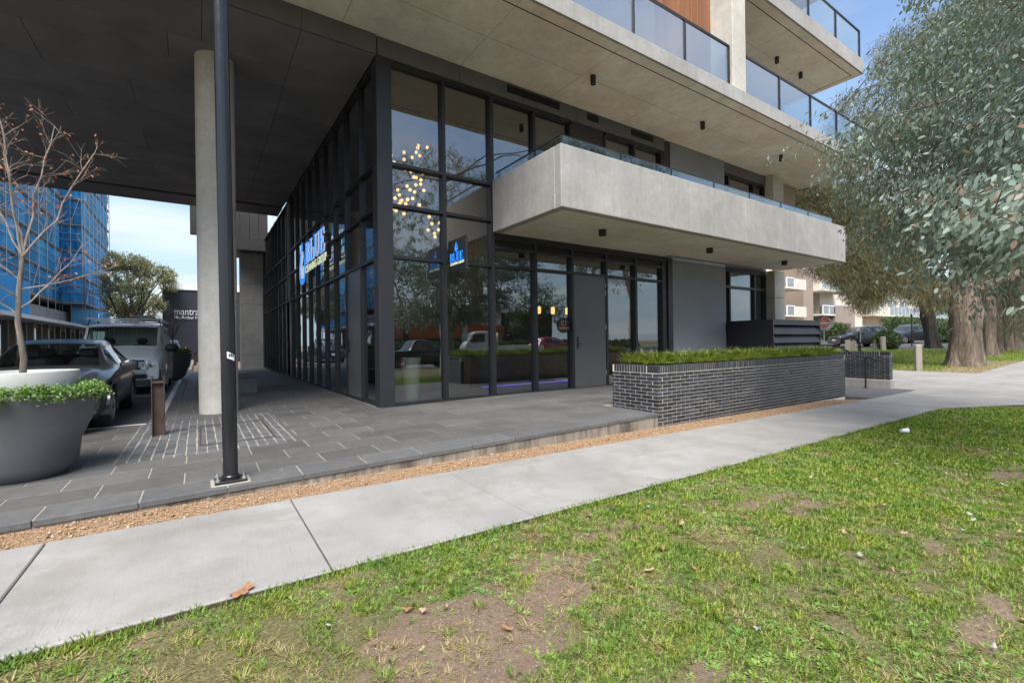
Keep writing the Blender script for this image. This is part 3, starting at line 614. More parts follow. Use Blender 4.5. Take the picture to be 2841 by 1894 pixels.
# ---- street front: shopfront grid
MX = [4.285, 5.46, 6.65, 7.80, 9.0, 10.15, 11.33]
def mull(x, z0, z1, w=.075, y0=8.80, y1=8.98): bp(MB().box(x-w/2, x+w/2, y0, y1, z0, z1), 'mullion', 'alu')
def trans(x0, x1, z0, z1, y0=8.803, y1=8.975): bp(MB().box(x0, x1, y0, y1, z0, z1), 'transom', 'alu')
def pane(x0, x1, z0, z1, y=8.90, mat='glass'): bp(MB().box(x0-.01, x1+.01, y, y+.012, z0-.01, z1+.01), 'pane', mat)
bp(MB().box(3.17, 11.52, 8.795, 9.0, ZS, .012), 'sill', 'alu')
mull(4.285, .012, 6.72); mull(5.46, .012, 6.72, .09)
for x in MX[2:6]: mull(x, .012, 3.50)
mull(11.33, .012, 3.50, .09)
for a, b in ((3.17, 4.2475), (4.3225, 5.415)):
    lv = [.012, 2.86, 3.87, 4.68, 6.66]
    for i in range(4):
        pane(a, b, lv[i]+(.06 if i else 0), lv[i+1])
        trans(a, b, lv[i+1], lv[i+1]+.06)
xs = [5.505] + [x for X_ in MX[2:6] for x in (X_-.0375, X_+.0375)] + [11.285]
for i in range(0, 10, 2):
    a, b = xs[i], xs[i+1]
    trans(a, b, 2.87, 2.93); trans(a, b, 3.28, 3.33); trans(a, b, 3.47, 3.50); pane(a, b, 2.93, 3.28)
    for k in range(3): bp(MB().box(a, b, 8.84, 8.87, 3.335+k*.045, 3.365+k*.045), 'louvre_slat', 'alu')
    bp(MB().box(a, b, 8.90, 8.92, 3.33, 3.47), 'louvre_back', 'groove')
    if i != 4: pane(a, b, .012, 2.87)
bp(MB().box(5.505, 11.52, 8.803, 9.0, 3.503, 3.63), 'head_panel', 'alu')
bp(MB().box(11.375, 11.52, 8.83, 9.0, .012, 3.50), 'reveal', 'alu'); bp(MB().cbox(11.523, 11.73, 8.78, 9.1, -.3, 3.63, .005), 'pier', 'alu_light')
# solid entrance door
def door(cx0, cx1, z0, z1, y, along='x', hx=None, label=None):
    f = (lambda a, b, c, d, e, g: MB().cbox(a, b, c, d, e, g, .004)) if along == 'x' else (lambda a, b, c, d, e, g: MB().cbox(c, d, a, b, e, g, .004))
    d = bp(f(cx0+.006, cx1-.006, y+.02, y+.07, z0, z1), 'door', 'door_metal')
    hd = f(hx-.022, hx+.022, y-.005, y+.02, 1.0, 1.30); bp(hd, 'lock_plate', 'black_gloss', d)
    s = 1 if hx < (cx0+cx1)/2 else -1
    lv = MB()
    if along == 'x': lv.tube([(hx, y, 1.12), (hx, y-.045, 1.12), (hx+.12*s, y-.05, 1.115)], .009, 8)
    else: lv.tube([(y, hx, 1.12), (y-.045, hx, 1.12), (y-.05, hx+.12*s, 1.115)], .009, 8)
    bp(lv, 'handle', 'black_gloss', d)
    for hz in (.35, 1.55, 2.45, 2.65):
        e = cx1-.012 if s > 0 else cx0+.012; hm = MB()
        if along == 'x': hm.tube([(e, y+.012, hz-.06), (e, y+.012, hz+.06)], .011, 8)
        else: hm.tube([(y+.012, e, hz-.06), (y+.012, e, hz+.06)], .011, 8)
        bp(hm, 'hinge', 'steel', d)
    return d
door(7.8375, 8.9625, .0, 2.87, 8.80, 'x', 7.95)
bp(MB().cbox(7.765, 7.835, 8.775, 8.80, 1.45, 1.62, .004), 'keypad', 'black_gloss')
# frosted band across the glass (film strip)
for a, b in ((3.18, 4.24), (4.33, 5.41), (5.51, 6.61), (6.69, 7.76), (9.04, 10.11), (10.19, 11.28)):
    bp(MB().box(a, b, 8.893, 8.897, .98, 1.07), 'film_strip', 'glass_rail')
# ---- above the lower balcony: windows behind the parapet
bp(MB().box(5.505, 7.755, 8.80, 8.98, 6.64, 6.72), 'transom', 'alu')
for x in (6.65, 7.80): mull(x, 4.55, 6.64)
pane(5.505, 6.61, 4.55, 6.64); pane(6.69, 7.76, 4.55, 6.64)
bp(MB().box(7.84, 8.96, 8.82, 8.9, 4.55, 6.72), 'wall_panel', 'alu_light')
for x in (9.0, 10.15, 11.33): mull(x, 4.55, 6.64)
trans(9.04, 11.37, 6.64, 6.72); pane(9.04, 10.11, 4.55, 6.64); pane(10.19, 11.29, 4.55, 6.64)
bp(MB().cbox(11.40, 11.70, 8.80, 9.1, 4.55, 7.07, .005), 'pier', 'alu')
# fascia with joints and vents
fj = [2.885, 4.65, 6.31, 8.01, 9.73, 11.40]
for a, b in zip(fj[:-1], fj[1:]): bp(MB().cbox(a+.004, b-.004, 8.76, 8.99, 6.725, 7.08, .004), 'fascia_panel', 'fascia')
for a, b in ((5.86, 7.40), (8.33, 8.71), (9.97, 10.89)):
    v = bp(MB().box(a, b, 8.752, 8.757, 6.86, 7.03), 'vent', 'groove')
    for k in range(6): bp(MB().box(a, b, 8.735, 8.75, 6.865+k*.028, 6.877+k*.028), 'slat', 'alu', v)
# ---- dark rendered wall and the window bay beyond
for z0, z1 in ((-.45, 3.63), (4.55, 7.08)):
    bp(MB().box(11.73 if z0 < 0 else 11.703, 14.50, 8.79, 9.2, z0, z1), 'wall_panel', 'render_dark')
for z0, z1, s in ((1.0, 3.49, 0), (4.55, 6.70, 1)):
    for x in (14.56, 14.85, 16.42, 17.13): bp(MB().box(x-.04, x+.04, 8.84, 9.0, z0, z1), 'mullion', 'alu')
    for a, b in ((14.60, 14.81), (14.89, 16.38), (16.46, 17.09)):
        zz_ = (z0, 2.94, z1) if not s else (z0, z1)
        for q in range(len(zz_)-1):
            bp(MB().box(a, b, 8.92, 8.932, zz_[q], zz_[q+1]-.04), 'pane', 'glass'); bp(MB().box(a, b, 8.843, 8.99, zz_[q+1]-.04, zz_[q+1]+.04), 'transom', 'alu')
bp(MB().box(14.9, 16.37, 8.96, 8.97, 1.0, 2.88), 'blind', 'interior_wall')
bp(MB().box(14.52, 17.17, 8.84, 9.05, 3.53, 3.63), 'head_panel', 'alu'); bp(MB().box(14.51, 17.16, 8.82, 9.05, 6.745, 7.08), 'head_panel', 'fascia')
bp(MB().box(14.51, 17.17, 8.86, 9.15, -.45, .98), 'wall_panel', 'render_dark')
for z0, z1 in ((-.45, 2.65), (2.662, 3.63), (4.55, 7.08)): bp(MB().cbox(17.20, 17.93, 8.55, 9.2, z0, z1, .01), 'column', 'conc_column')
bp(MB().box(17.94, 19.45, 8.85, 9.1, 6.2, 7.075), 'wall_panel', 'interior_wall')
# ---- lower balcony: solid concrete trough with a glass upstand
lb = MB(); x0, x1, y0, y1, z0, z1 = 5.46, 17.47, 6.44, 8.795, 3.632, 4.78
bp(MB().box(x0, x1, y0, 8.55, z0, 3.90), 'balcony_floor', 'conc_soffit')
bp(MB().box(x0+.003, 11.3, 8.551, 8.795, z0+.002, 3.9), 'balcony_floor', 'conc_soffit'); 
bp(MB().cbox(x0-.003, 11.535, y0-.004, y0+.18, z0-.002, z1, .012), 'parapet', 'conc_parapet'); bp(MB().cbox(11.545, x1+.003, y0-.004, y0+.18, z0-.002, z1, .012), 'parapet', 'conc_parapet')
bp(MB().cbox(x0-.006, x0+.18, y0+.181, y1, z0-.004, z1-.001, .012), 'parapet', 'conc_parapet'); bp(MB().cbox(x1-.18, x1+.004, y0+.181, 8.5, z0-.003, z1-.001, .012), 'parapet', 'conc_parapet')
gl = [5.56, 7.11, 8.72, 10.33, 11.90, 13.52, 15.13, 16.72]
bal = bp(MB().box(5.55, 16.72, 6.515, 6.545, 4.962, 4.985), 'balustrade', 'black'); bp(MB().box(5.545, 5.575, 6.55, 8.78, 4.962, 4.985), 'rail', 'black', bal)
for a, b in zip(gl[:-1], gl[1:]): bp(MB().box(a+.012, b-.012, 6.522, 6.538, 4.775, 4.961), 'pane', 'glass_rail', bal)
for a, b in ((6.55, 7.65), (7.67, 8.75)): bp(MB().box(5.552, 5.568, a, b, 4.775, 4.961), 'pane', 'glass_rail', bal)
for x in gl[1:-1]: bp(MB().box(x-.011, x+.011, 6.515, 6.545, 4.775, 4.961), 'post', 'black', bal)
# ---- first-floor slab running over everything
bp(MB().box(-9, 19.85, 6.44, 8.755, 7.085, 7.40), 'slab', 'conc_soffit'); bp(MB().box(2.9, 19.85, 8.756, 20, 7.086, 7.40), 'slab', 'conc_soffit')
bp(MB().box(-9.0, 19.853, 6.40, 6.439, 7.10, 7.43), 'slab_edge', 'conc_parapet'); bp(MB().box(19.851, 19.89, 6.44, 14, 7.10, 7.43), 'slab_edge', 'conc_parapet')
bp(MB().box(-9, 19.6, 6.67, 6.69, 7.080, 7.0845), 'drip_groove', 'groove'); bp(MB().box(19.6, 19.62, 6.67, 12, 7.080, 7.0845), 'drip_groove', 'groove')
def rail(zb, zt, posts, x0, x1, ends=(), y=6.5):
    r = bp(MB().box(x0, x1, y-.025, y+.025, zt-.045, zt), 'balustrade', 'black')
    for p in posts: bp(MB().box(p-.022, p+.022, y-.03, y+.03, zb-.02, zt-.045), 'post', 'black', r)
    for a, b in zip(posts[:-1], posts[1:]):
        bp(MB().box(a+.025, b-.025, y-.006, y+.006, zb+.06, zt-.08), 'pane', 'glass_rail2' if b < 15.4 and zb < 8 else 'glass_rail', r)
    bp(MB().box(x0, x1, y-.012, y+.012, zb+.001, zb+.055), 'base_rail', 'black', r); return r
rail(7.43, 8.47, [.6, 2.3, 4.02, 5.77, 7.50, 9.21, 10.965], .5, 10.99); rail(7.43, 8.47, [11.67, 13.44, 15.28, 17.07, 18.6, 19.75], 11.64, 19.8)
bp(MB().cbox(11.0, 11.60, 6.405, 7.0, 7.40, 10.2, .012), 'column', 'conc_column')
for k in range(11):                                  # timber lining of the side wall
    bp(MB().cbox(11.70, 11.74, 7.01+k*.2, 7.20+k*.2, 7.43, 12.6, .006), 'cladding_board', 'timber')
bp(MB().box(11.742, 12.0, 6.7, 9.3, 7.43, 12.6), 'wall_panel', 'timber')
bp(MB().box(11.68, 11.70, 7.25, 7.31, 7.43, 12.6), 'downpipe', 'black')
bp(MB().box(2.9, 11.74, 9.3, 9.5, 7.43, 13), 'wall_panel', 'interior_wall')
for k in range(5): bp(MB().box(3.4+k*1.62, 4.9+k*1.62, 9.27, 9.29, 7.5, 9.9), 'pane', 'glass')
# ---- second-floor slab on the right
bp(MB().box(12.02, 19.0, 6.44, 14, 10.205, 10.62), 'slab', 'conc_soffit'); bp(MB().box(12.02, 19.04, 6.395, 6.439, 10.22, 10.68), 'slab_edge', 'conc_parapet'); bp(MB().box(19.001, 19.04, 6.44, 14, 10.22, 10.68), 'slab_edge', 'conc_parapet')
bp(MB().box(12.05, 18.75, 6.67, 6.69, 10.20, 10.2045), 'drip_groove', 'groove'); bp(MB().box(18.75, 18.77, 6.67, 13, 10.20, 10.2045), 'drip_groove', 'groove')
rail(10.68, 11.73, [12.2, 13.7, 15.24, 17.1, 18.96], 12.05, 18.99)
bp(MB().box(12.5, 19.0, 9.0, 9.4, 7.42, 10.2), 'wall_panel', 'render_dark'); bp(MB().box(12.02, 19.0, 9.0, 9.4, 10.63, 16), 'wall_panel', 'render_dark')
for k in range(3): bp(MB().box(13+k*2, 14.7+k*2, 8.97, 8.99, 7.5, 9.8), 'pane', 'glass')
bp(MB().box(12.02, 18.6, 6.6, 14, 13.3, 13.6), 'slab', 'timber')
# back of the house (keeps the rooms dark and carries the upper floors)
bp(MB().box(2.9, 19.8, 19.6, 20, -.3, 16), 'wall_panel', 'render_dark')
bp(MB().box(17.5, 17.9, 9.21, 19.6, -.3, 7.08), 'wall_panel', 'conc_wall')
bp(MB().box(2.9, 12.0, 9.51, 19.6, 12.6, 16), 'upper_wall', 'render_dark'); bp(MB().box(-9, 2.88, 8.9, 22, 7.45, 16), 'upper_wall', 'render_dark')

# ---- long side front: fins, transoms and panes
ZB = -.06
YB = [10.02, 11.22] + [11.22+1.105*k for k in range(1, 16)]
for y in YB: bp(MB().box(2.87, 3.02, y-.025, y+.025, ZB, 6.71), 'mullion', 'alu')
edges = [9.10] + [e for y in YB for e in (y-.025, y+.025)] + [28.0]
dn = (2, 18)
for i in range(0, len(edges), 2):
    a, b = edges[i], edges[i+1]
    if b-a < .1: continue
    lv = [ZB, 2.83, 3.82, 4.68, 6.62]
    bp(MB().box(2.885, 3.01, a, b, ZB-.05, .02), 'sill', 'alu')
    for q in range(4):
        bp(MB().box(2.873, 3.0, a, b, lv[q+1], lv[q+1]+.055), 'transom', 'alu')
        if q == 0 and i in dn: continue
        bp(MB().box(2.935, 2.947, a-.01, b+.01, lv[q]+(.05 if q else .0), lv[q+1]+.01), 'pane', 'glass_b')
door(10.05, 11.19, -.03, 2.83, 2.88, 'y', 11.08); door(YB[8]+.03, YB[9]-.03, -.03, 2.83, 2.88, 'y', YB[9]-.14)
# ---- the deep dark canopy: separate soffit panels
rowsY = [8.80, 10.08, 10.98, 12.30, 13.65, 14.98, 16.34, 17.6, 19.0, 20.10, 20.53]
for r in range(len(rowsY)-1):
    y0, y1 = rowsY[r], rowsY[r+1]
    js = {0: [-5.2, -2.3, .10, 1.55, 2.868], 1: [-6, -3.2, -.41, 1.55, 2.868]}.get(r, [-9, -6.4, -3.7, -1.12, 1.57, 2.868] if r % 2 else [-8, -5.2, -2.45, .1, 1.57, 2.868])
    if r % 2 == 0 and r > 1: js = [-8, -5.1, -2.42, 1.57, 2.868]
    for a, b in zip(js[:-1], js[1:]): bp(MB().cbox(a+.004, b-.004, y0+.004, y1-.004, 6.71+random.uniform(0, .002), 6.735, .003), 'soffit_panel', 'soffit_dark')
bp(MB().box(-9.5, 2.868, 8.78, 22, 6.74, 7.08), 'canopy_core', 'groove')
for a, b in ((-9.5, -6), (-6, -2.8), (-2.8, .1), (.1, 1.55), (1.55, 2.868)): bp(MB().cbox(a+.003, b-.003, 8.74, 8.779, 6.71, 7.084, .003), 'fascia_panel', 'fascia')
for a, b in ((-9.5, -6.2), (-6.2, -2.2), (-2.2, 1.6), (1.6, 2.868)): bp(MB().cbox(a+.003, b-.003, 20.75, 21.95, 6.69, 6.737, .003), 'soffit_panel', 'fascia')
bp(MB().box(-9.5, 2.87, 21.96, 22.1, 6.69, 7.4), 'fascia_panel', 'fascia')
# concrete columns under the canopy
for cx_, cy_ in ((.31, 10.62), (.31, 20.0)):
    bp(MB().lathe([(.325, -.25), (.325, 6.709)], 40, (cx_, cy_, 0)), 'column', 'conc_column', smooth=True)
# concrete return wall at the far end with a metal clad box above it
zc = [-.2, .67, 2.43, 3.33, 4.42, 6.04]
for a, b in zip(zc[:-1], zc[1:]): bp(MB().cbox(1.83, 2.86, 28.05, 28.9, a+.008, b-.004, .012), 'wall_panel', 'conc_wall')
bp(MB().box(1.6, 6, 27.2, 30, 6.06, 6.6), 'overhang_soffit', 'fascia'); bp(MB().box(2.6, 6, 28.2, 32, -.2, 6.05), 'wall_panel', 'render_dark')
for k in range(8): bp(MB().cbox(-.3+k*.42, .11+k*.42, 27.25, 27.5, 6.61, 13, .012), 'cladding_board', 'fascia')
# ---- rooms behind the glass
bp(MB().box(3.03, 17.4, 9.05, 19.6, -.3, -.005), 'room_floor', 'interior_floor'); bp(MB().box(3.03, 17.4, 9.06, 19.6, 6.68, 6.9), 'room_ceiling', 'interior_wall')
bp(MB().box(5.7, 17.4, 9.06, 19.6, 3.66, 3.95), 'mezzanine_floor', 'interior_dark')
bp(MB().box(3.05, 12.5, 14.5, 14.7, 0, 6.68), 'room_wall', 'interior_wall'); bp(MB().box(11.5, 11.7, 9.1, 14.5, 0, 6.68), 'room_wall', 'interior_wall')
bp(MB().box(5.6, 5.7, 9.2, 14.5, 2.4, 6.68), 'room_wall', 'interior_wall')
for k in range(30): bp(MB().box(5.57, 5.597, 9.25+k*.12, 9.33+k*.12, 2.3, 3.6), 'batten', 'batten')
for k in range(26): bp(MB().box(9.1+k*.09, 9.16+k*.09, 9.75, 9.79, .55, 1.33), 'batten', 'batten')
bp(MB().tube([(3.1, 10.2, 6.2), (11, 10.2, 6.2)], .22, 16), 'duct', 'interior_dark', smooth=True)

# ------------------------------------------------------------------ things in the rooms
vs = MB().lathe([(.14, 0), (.15, .02), (.215, .86), (.22, .88), (.20, .88), (.19, .80)], 28, (0, 0, 0)).build('floor_vase', M['vase'], smooth=True); vs.location = (3.80, 9.55, -.005)
tag(vs, 'tall pale green tapering vase standing inside the corner window', 'vase')
ch = thing('chandelier', 'cluster of small glowing globe lamps hanging behind the corner window', 'chandelier', (4.28, 10.8, 6.67))
MB().lathe([(.45, -.0), (.45, -.04), (.0, -.04)], 30).build('ceiling_rose', M['interior_dark'], ch)
rr = random.Random(4); gm = MB().lathe([(.0, -.042), (.025, -.035), (.042, -.010), (.042, .010), (.025, .035), (.0, .042)], 12).mesh('globe', True); gm.materials.append(M['lamp_warm'])
for k in range(58):
    t = k/58; a = t*13; rad = .28+.30*math.sin(t*9)*.6+.1*rr.random(); x, y, z = rad*math.cos(a)*1.3+rr.uniform(-.14, .14), rad*math.sin(a)*.8, -.55-2.15*t+rr.uniform(-.2, .2)
    o = link('globe', gm, None, ch); o.location = (x, y, z)
    MB().tube([(x, y, z+.05), (x*.6, y*.6, -.035)], .003, 4).build('cord', M['black'], ch)
for k, x in enumerate((8.4, 8.93, 9.5)):
    p = thing('pendant_lamp', ['left', 'middle', 'right'][k]+'most of the three amber pendant lamps behind the entrance glass', 'pendant lamp', (x, 11.0, 3.65), group='amber pendant lamps')
    MB().tube([(0, 0, 0), (0, 0, -1.42)], .006, 6).build('cord', M['black'], p)
    MB().lathe([(.0, -1.64), (.05, -1.63), (.06, -1.58), (.06, -1.47), (.04, -1.42), (0, -1.42)], 14).build('shade', M['lamp_warm'], p, smooth=True)
ct = thing('reception_counter', 'long dark reception counter with a blue light strip inside', 'counter', (7.4, 10.6, 0))
MB().cbox(-1.4, 1.8, -.3, .3, 0, 1.05, .01).build('body', M['interior_blue'], ct); MB().cbox(-1.5, 1.9, -.38, .38, 1.051, 1.10, .008).build('top', M['interior_dark'], ct); MB().box(-1.4, 1.8, -.315, -.302, .03, .055).build('light_strip', M['lamp_led'], ct)
# ------------------------------------------------------------------ downlights on the soffits
def dl(x, y, z, label, r=.055, h=.16):
    o = thing('downlight', label, 'downlight', (x, y, z), group='black cylinder downlights')
    MB().lathe([(r, 0), (r, -h), (r*.8, -h), (r*.75, -h+.03), (0, -h+.03)], 18).build('body', M['black'], o, smooth=True)
    MB().lathe([(r*.7, -h+.028), (0, -h+.026)], 14).build('lens', M['galv'], o)
for x, l in ((7.34, 'nearest'), (11.41, 'middle'), (15.62, 'farthest')): dl(x, 7.52, 7.085, l+' of three black downlights under the long upper concrete slab', .06, .19)
for x, l in ((15.49, 'left'), (17.07, 'right')): dl(x, 7.54, 10.205, l+' black downlight under the topmost balcony slab', .06, .19)
for (x, y), l in (((7.40, 7.35), 'nearest'), ((11.4, 7.35), 'middle'), ((15.4, 7.35), 'farthest')): dl(x, y, 3.632, l+' of three black downlights under the low concrete balcony', .085, .13)
# ------------------------------------------------------------------ brick planter on the street edge
bm_ = MB().cbox(0, .23, 0, .105, 0, .051, .0025).mesh('brick'); bm_.materials.append(M['brick'])
hm_ = MB().cbox(0, .11, 0, .105, 0, .051, .0025).mesh('brick'); hm_.materials.append(M['brick'])
rw_ = MB().cbox(0, .051, 0, .23, 0, .118, .0025).mesh('brick'); rw_.materials.append(M['brick'])
PL = thing('brick_planter', 'long charcoal brick planter box with cream mortar beside the entrance paving', 'planter', (6.2, 4.95, -.4))
def local(root, o): o.location = Vector(o.location) - Vector(root.location)
MB().box(.006, 7.115, .006, 1.004, 0, 1.162).build('mortar', M['mortar'], PL)
def brick_wall(root, L, D, ztop, zbot, limit, front_from=None, stuffname='far_bricks', zleft=None):
    """stretcher-bond skin: a front of length L along x and an end of depth D along y, from root's corner"""
    items = []; ch = .061; n = int((ztop-zbot)/ch)+1
    for k in range(int(L/.0605)): items.append((k*.0605, 'r', (k*.0605+.004, 0, ztop+.008), 0, None))
    for k in range(4, int(D/.0605)): items.append((0, 'r', (0, k*.0605+.055, ztop+.008), -90, None))
    for c in range(n):
        z = ztop-(c+1)*ch+.006; x = 0 if c % 2 == 0 else .12
        if z < zbot-.05: break
        if c % 2: pass
        while x < L-.02:
            w = min(.23, L-x); items.append((x, 'b', (x, 0, z), 0, w)); x += .24
        y = .12 if c % 2 == 0 else 0.0
        if zleft is None or z > zleft-.03:
            while y < D-.02:
                w = min(.23, D-y); items.append((0, 'b', (0, y+w, z), -90, w)); y += .24
        else: items.append((0, 'b', (0, .11, z), -90, .11)) if c % 2 else None
    items.sort(key=lambda q: q[0]); far = MB(); rz = root.location.z
    for i, (key, t, loc, rot, w) in enumerate(items):
        jit = random.uniform(-.0015, .0015)
        if i < limit:
            me = rw_ if t == 'r' else (bm_ if w > .2 else hm_)
            o = link('brick', me, None, root); o.location = (loc[0]+(jit if rot else 0), loc[1]+(0 if rot else jit), loc[2]-rz)
            o.rotation_euler = (0, 0, R(rot))
            if t == 'b' and w not in (.23, .11): o.scale = (w/(.23 if w > .2 else .11), 1, 1)
        else:
            x, y, z = loc; z -= rz; w = w or 0
            if t == 'r': far.box(x, x+.051, y, y+.23, z, z+.118) if not rot else far.box(x, x+.23, y-.051, y, z, z+.118)
            else: far.box(x, x+w, y+jit, y+.105, z, z+.051) if not rot else far.box(x+jit, x+.105, y-w, y, z, z+.051)
    if far.v: tag(far.build(stuffname, M['brick'], root), kind='stuff')
brick_wall(PL, 7.12, 1.01, .64, -.27, 298, zleft=0.0)
MB().box(.24, 6.9, .24, .95, 1.163, 1.175).build('soil', M['soil'], PL)
# strappy plants in the planter
n = 15000; x = RNG.uniform(6.42, 13.2, n); cl = np.sin(x*5.1)+np.sin(x*8.7+1); y = RNG.uniform(5.12, 5.85, n); th = RNG.uniform(0, 6.28, n); th = np.where(RNG.random(n) < .35, -1.57+RNG.normal(0, .9, n), th)
el = RNG.uniform(.15, 1.25, n); d = np.stack([np.cos(th)*np.cos(el), np.sin(th)*np.cos(el), np.sin(el)], 1)
nn = np.stack([-np.cos(th)*np.sin(el), -np.sin(th)*np.sin(el), np.cos(el)], 1)
P = np.stack([x, y, .775+.02*RNG.random(n)], 1); L_ = RNG.uniform(.14, .27, n)*(1+.18*cl)
T2 = np.array([(0, .5, 0), (0, -.5, 0), (.45, -.45, .02), (.8, -.25, -.10), (1, 0, -.28), (.8, .25, -.10), (.45, .45, .02)])
def strap_mesh(name, P, D, Nn, L, Wd):
    D = unit(D); S = unit(np.cross(D, Nn)); U = unit(np.cross(S, D)); L = L[:, None, None]
    V = P[:, None, :] + D[:, None, :]*T2[None, :, 0:1]*L + S[:, None, :]*T2[None, :, 1:2]*Wd + U[:, None, :]*T2[None, :, 2:3]*L
    return np_mesh(name, V.reshape(-1, 3), 7)
tag(link('planter_grass', strap_mesh('planter_grass', P, d, nn, L_, .008), M['strap']), 'yellow green strappy ground cover filling the brick planter', 'ground cover', kind='stuff')
# ------------------------------------------------------------------ low brick wall beyond the ramp
W2 = thing('low_brick_wall', 'short charcoal brick wall on a concrete footing beside the ramp', 'wall', (16.28, 4.95, -.4))
MB().box(.008, .215, .008, 2.4, .36, 1.162).build('mortar', M['mortar'], W2); MB().cbox(-.02, .25, -.03, 2.4, .0, .355, .01).build('footing', M['conc_parapet'], W2)
brick_wall(W2, .23, 2.4, .64, 0.0, 0, stuffname='bricks')
# steel handrail
hr = thing('handrail', 'black steel tube handrail sloping down beside the ramp wall', 'handrail', (16.02, 5.44, -.27))
MB().tube([(0, 1.35, 1.23), (0, .95, 1.22), (0, .74, 1.21), (0, .2, .92), (0, -.02, .865), (0, -.2, .855), (0, -.245, .835), (0, -.25, .79), (0, -.225, .765)], .024, 10).build('rail', M['black'], hr, smooth=True)
MB().tube([(0, 0, 0), (0, 0, .85)], .023, 10).build('post', M['black'], hr, smooth=True); MB().tube([(0, 1.3, 0), (0, 1.3, 1.22)], .023, 10).build('post', M['black'], hr, smooth=True); MB().lathe([(.06, 0), (.06, .008), (0, .008)], 16).build('base_flange', M['black'], hr)
# ------------------------------------------------------------------ louvred plant box against the building
lo = thing('louvre_enclosure', 'black metal plant enclosure with horizontal louvres behind the brick planter', 'enclosure', (14.46, 7.25, -.3))
MB().cbox(0, .04, 0, 1.48, 0, 2.07, .004).build('side_panel', M['black_gloss'], lo); MB().box(.041, 3.1, 1.3, 1.48, 0, 2.05).build('back_panel', M['black'], lo); MB().cbox(3.1, 3.14, 0, 1.48, 0, 2.07, .004).build('side_panel', M['alu_light'], lo)
MB().box(.041, 3.099, .01, 1.48, 2.04, 2.07).build('roof', M['alu_light'], lo); MB().cbox(.041, 3.099, -.0, .03, 1.9, 2.07, .004).build('top_rail', M['alu_light'], lo)
for k in range(6):
    z = 1.62-k*.27; s = MB(); s.prism([(-.02, z), (.0, z-.02), (.12, z+.22), (.10, z+.24)], .045, 3.095, lambda u, v, d: (d, u, v)); s.build('louvre_slat', M['alu_light'], lo)
# ------------------------------------------------------------------ black lamp pole
po = thing('light_pole', 'tall black steel pole bolted to the front edge of the stone paving', 'pole', (.235, 5.14, -.078)); po.rotation_euler = (0, -.007, 0)
MB().tube([(0, 0, .03), (0, 0, 9.0)], .063, 64, flute=.03, nf=16).build('shaft', M['black_gloss'], po, smooth=True)
MB().lathe([(.075, .02), (.075, .05), (.066, .06)], 28).build('collar', M['black_gloss'], po, smooth=True)
MB().cbox(-.13, .13, -.11, .11, 0, .022, .003).build('base_plate', M['black'], po); MB().cbox(-.16, .16, -.135, .135, -.03, -.001, .004).build('grout_pad', M['grout'], po)
for sx_ in (-1, 1):
    for sy_ in (-1, 1):
        b = MB().lathe([(.02, .023), (.02, .040), (.0, .040)], 6, (sx_*.105, sy_*.085, 0)).build('bolt', M['galv'], po); MB().tube([(sx_*.105, sy_*.085, .04), (sx_*.105, sy_*.085, .06)], .008, 8).build('stud', M['galv'], b)
st = MB(); a0 = -2.5
for k in range(9):
    a = -1.75+k*.13
    st.v += [(.0645*math.cos(a), .0645*math.sin(a), 1.16-k*.004), (.0645*math.cos(a), .0645*math.sin(a), 1.22-k*.004)]
st.f = [(2*k, 2*k+2, 2*k+3, 2*k+1) for k in range(8)]; sk = st.build('sticker', M['white_gloss'], po)
for k in range(3): MB().bar((.0655*math.cos(-1.5+k*.25), .0655*math.sin(-1.5+k*.25), 1.17), (.0655*math.cos(-1.42+k*.25), .0655*math.sin(-1.42+k*.25), 1.20), .003, .01).build('scribble', M['black'], sk)
# ------------------------------------------------------------------ I-section bollards
def ibollard(x, y, h, label):
    o = thing('steel_bollard', label, 'bollard', (x, y, pave_z(x)-.02), group='rusty steel section bollards')
    MB().cbox(-.063, .063, -.007, .007, 0, h-.07, .002).build('web', M['rust_steel'], o); 
    for s in (-1, 1): MB().cbox(s*.07-.006, s*.07+.006, -.075, .075, 0, h, .002).build('flange', M['rust_steel'], o)
    MB().box(-.063, .063, -.069, -.008, h-.10, h-.07).build('cap', M['rust_steel'], o); return o
ibollard(-.50, 8.48, .88, 'nearest rusty steel section bollard standing beside the stone setts'); ibollard(-.22, 37.5, .95, 'far steel bollard on the walkway beyond the second pot')
# ------------------------------------------------------------------ bench
bn = thing('bench', 'dark box bench with slatted top behind the round concrete column', 'bench', (.62, 14.05, -.075))
MB().cbox(0, .66, 0, 1.7, 0, .40, .006).build('base', M['pot_dark'], bn)
for k in range(8): MB().cbox(-.01+k*.085, .062+k*.085, -.015, 1.715, .402, .435, .004).build('slat', M['wood_slat'], bn)
# ------------------------------------------------------------------ big pots
def pot(x, y, z, label, R1=.62, H=.74, rb=.31):
    o = thing('planter_pot', label, 'pot', (x, y, z), group='large dark bowl planters')
    MB().lathe([(rb-.03, 0), (rb, .02), (rb+.11*R1/.62, .14), (R1*.78, .36), (R1*.93, .57), (R1, H-.01), (R1-.01, H), (R1-.05, H), (R1-.07, H-.08), (0, H-.09)], 64).build('bowl', M['pot_dark'], o, smooth=True, angle=50)
    MB().lathe([(R1-.08, H-.07), (0, H-.055)], 32).build('soil', M['soil'], o); return o
POT = pot(-1.50, 6.72, -.125, 'large dark grey bowl planter with trailing plants at the left edge', .57, .87, .32)
tub = thing('white_tub', 'round white tub holding the small tree inside the dark bowl', 'tub', (-1.53, 6.80, .47))
MB().lathe([(.30, .0), (.40, .2), (.455, .48), (.45, .49), (.43, .49), (.40, .40), (0, .40)], 48).build('shell', M['pot_white'], tub, smooth=True, angle=50); MB().lathe([(.40, .41), (0, .43)], 28).build('soil', M['soil'], tub)
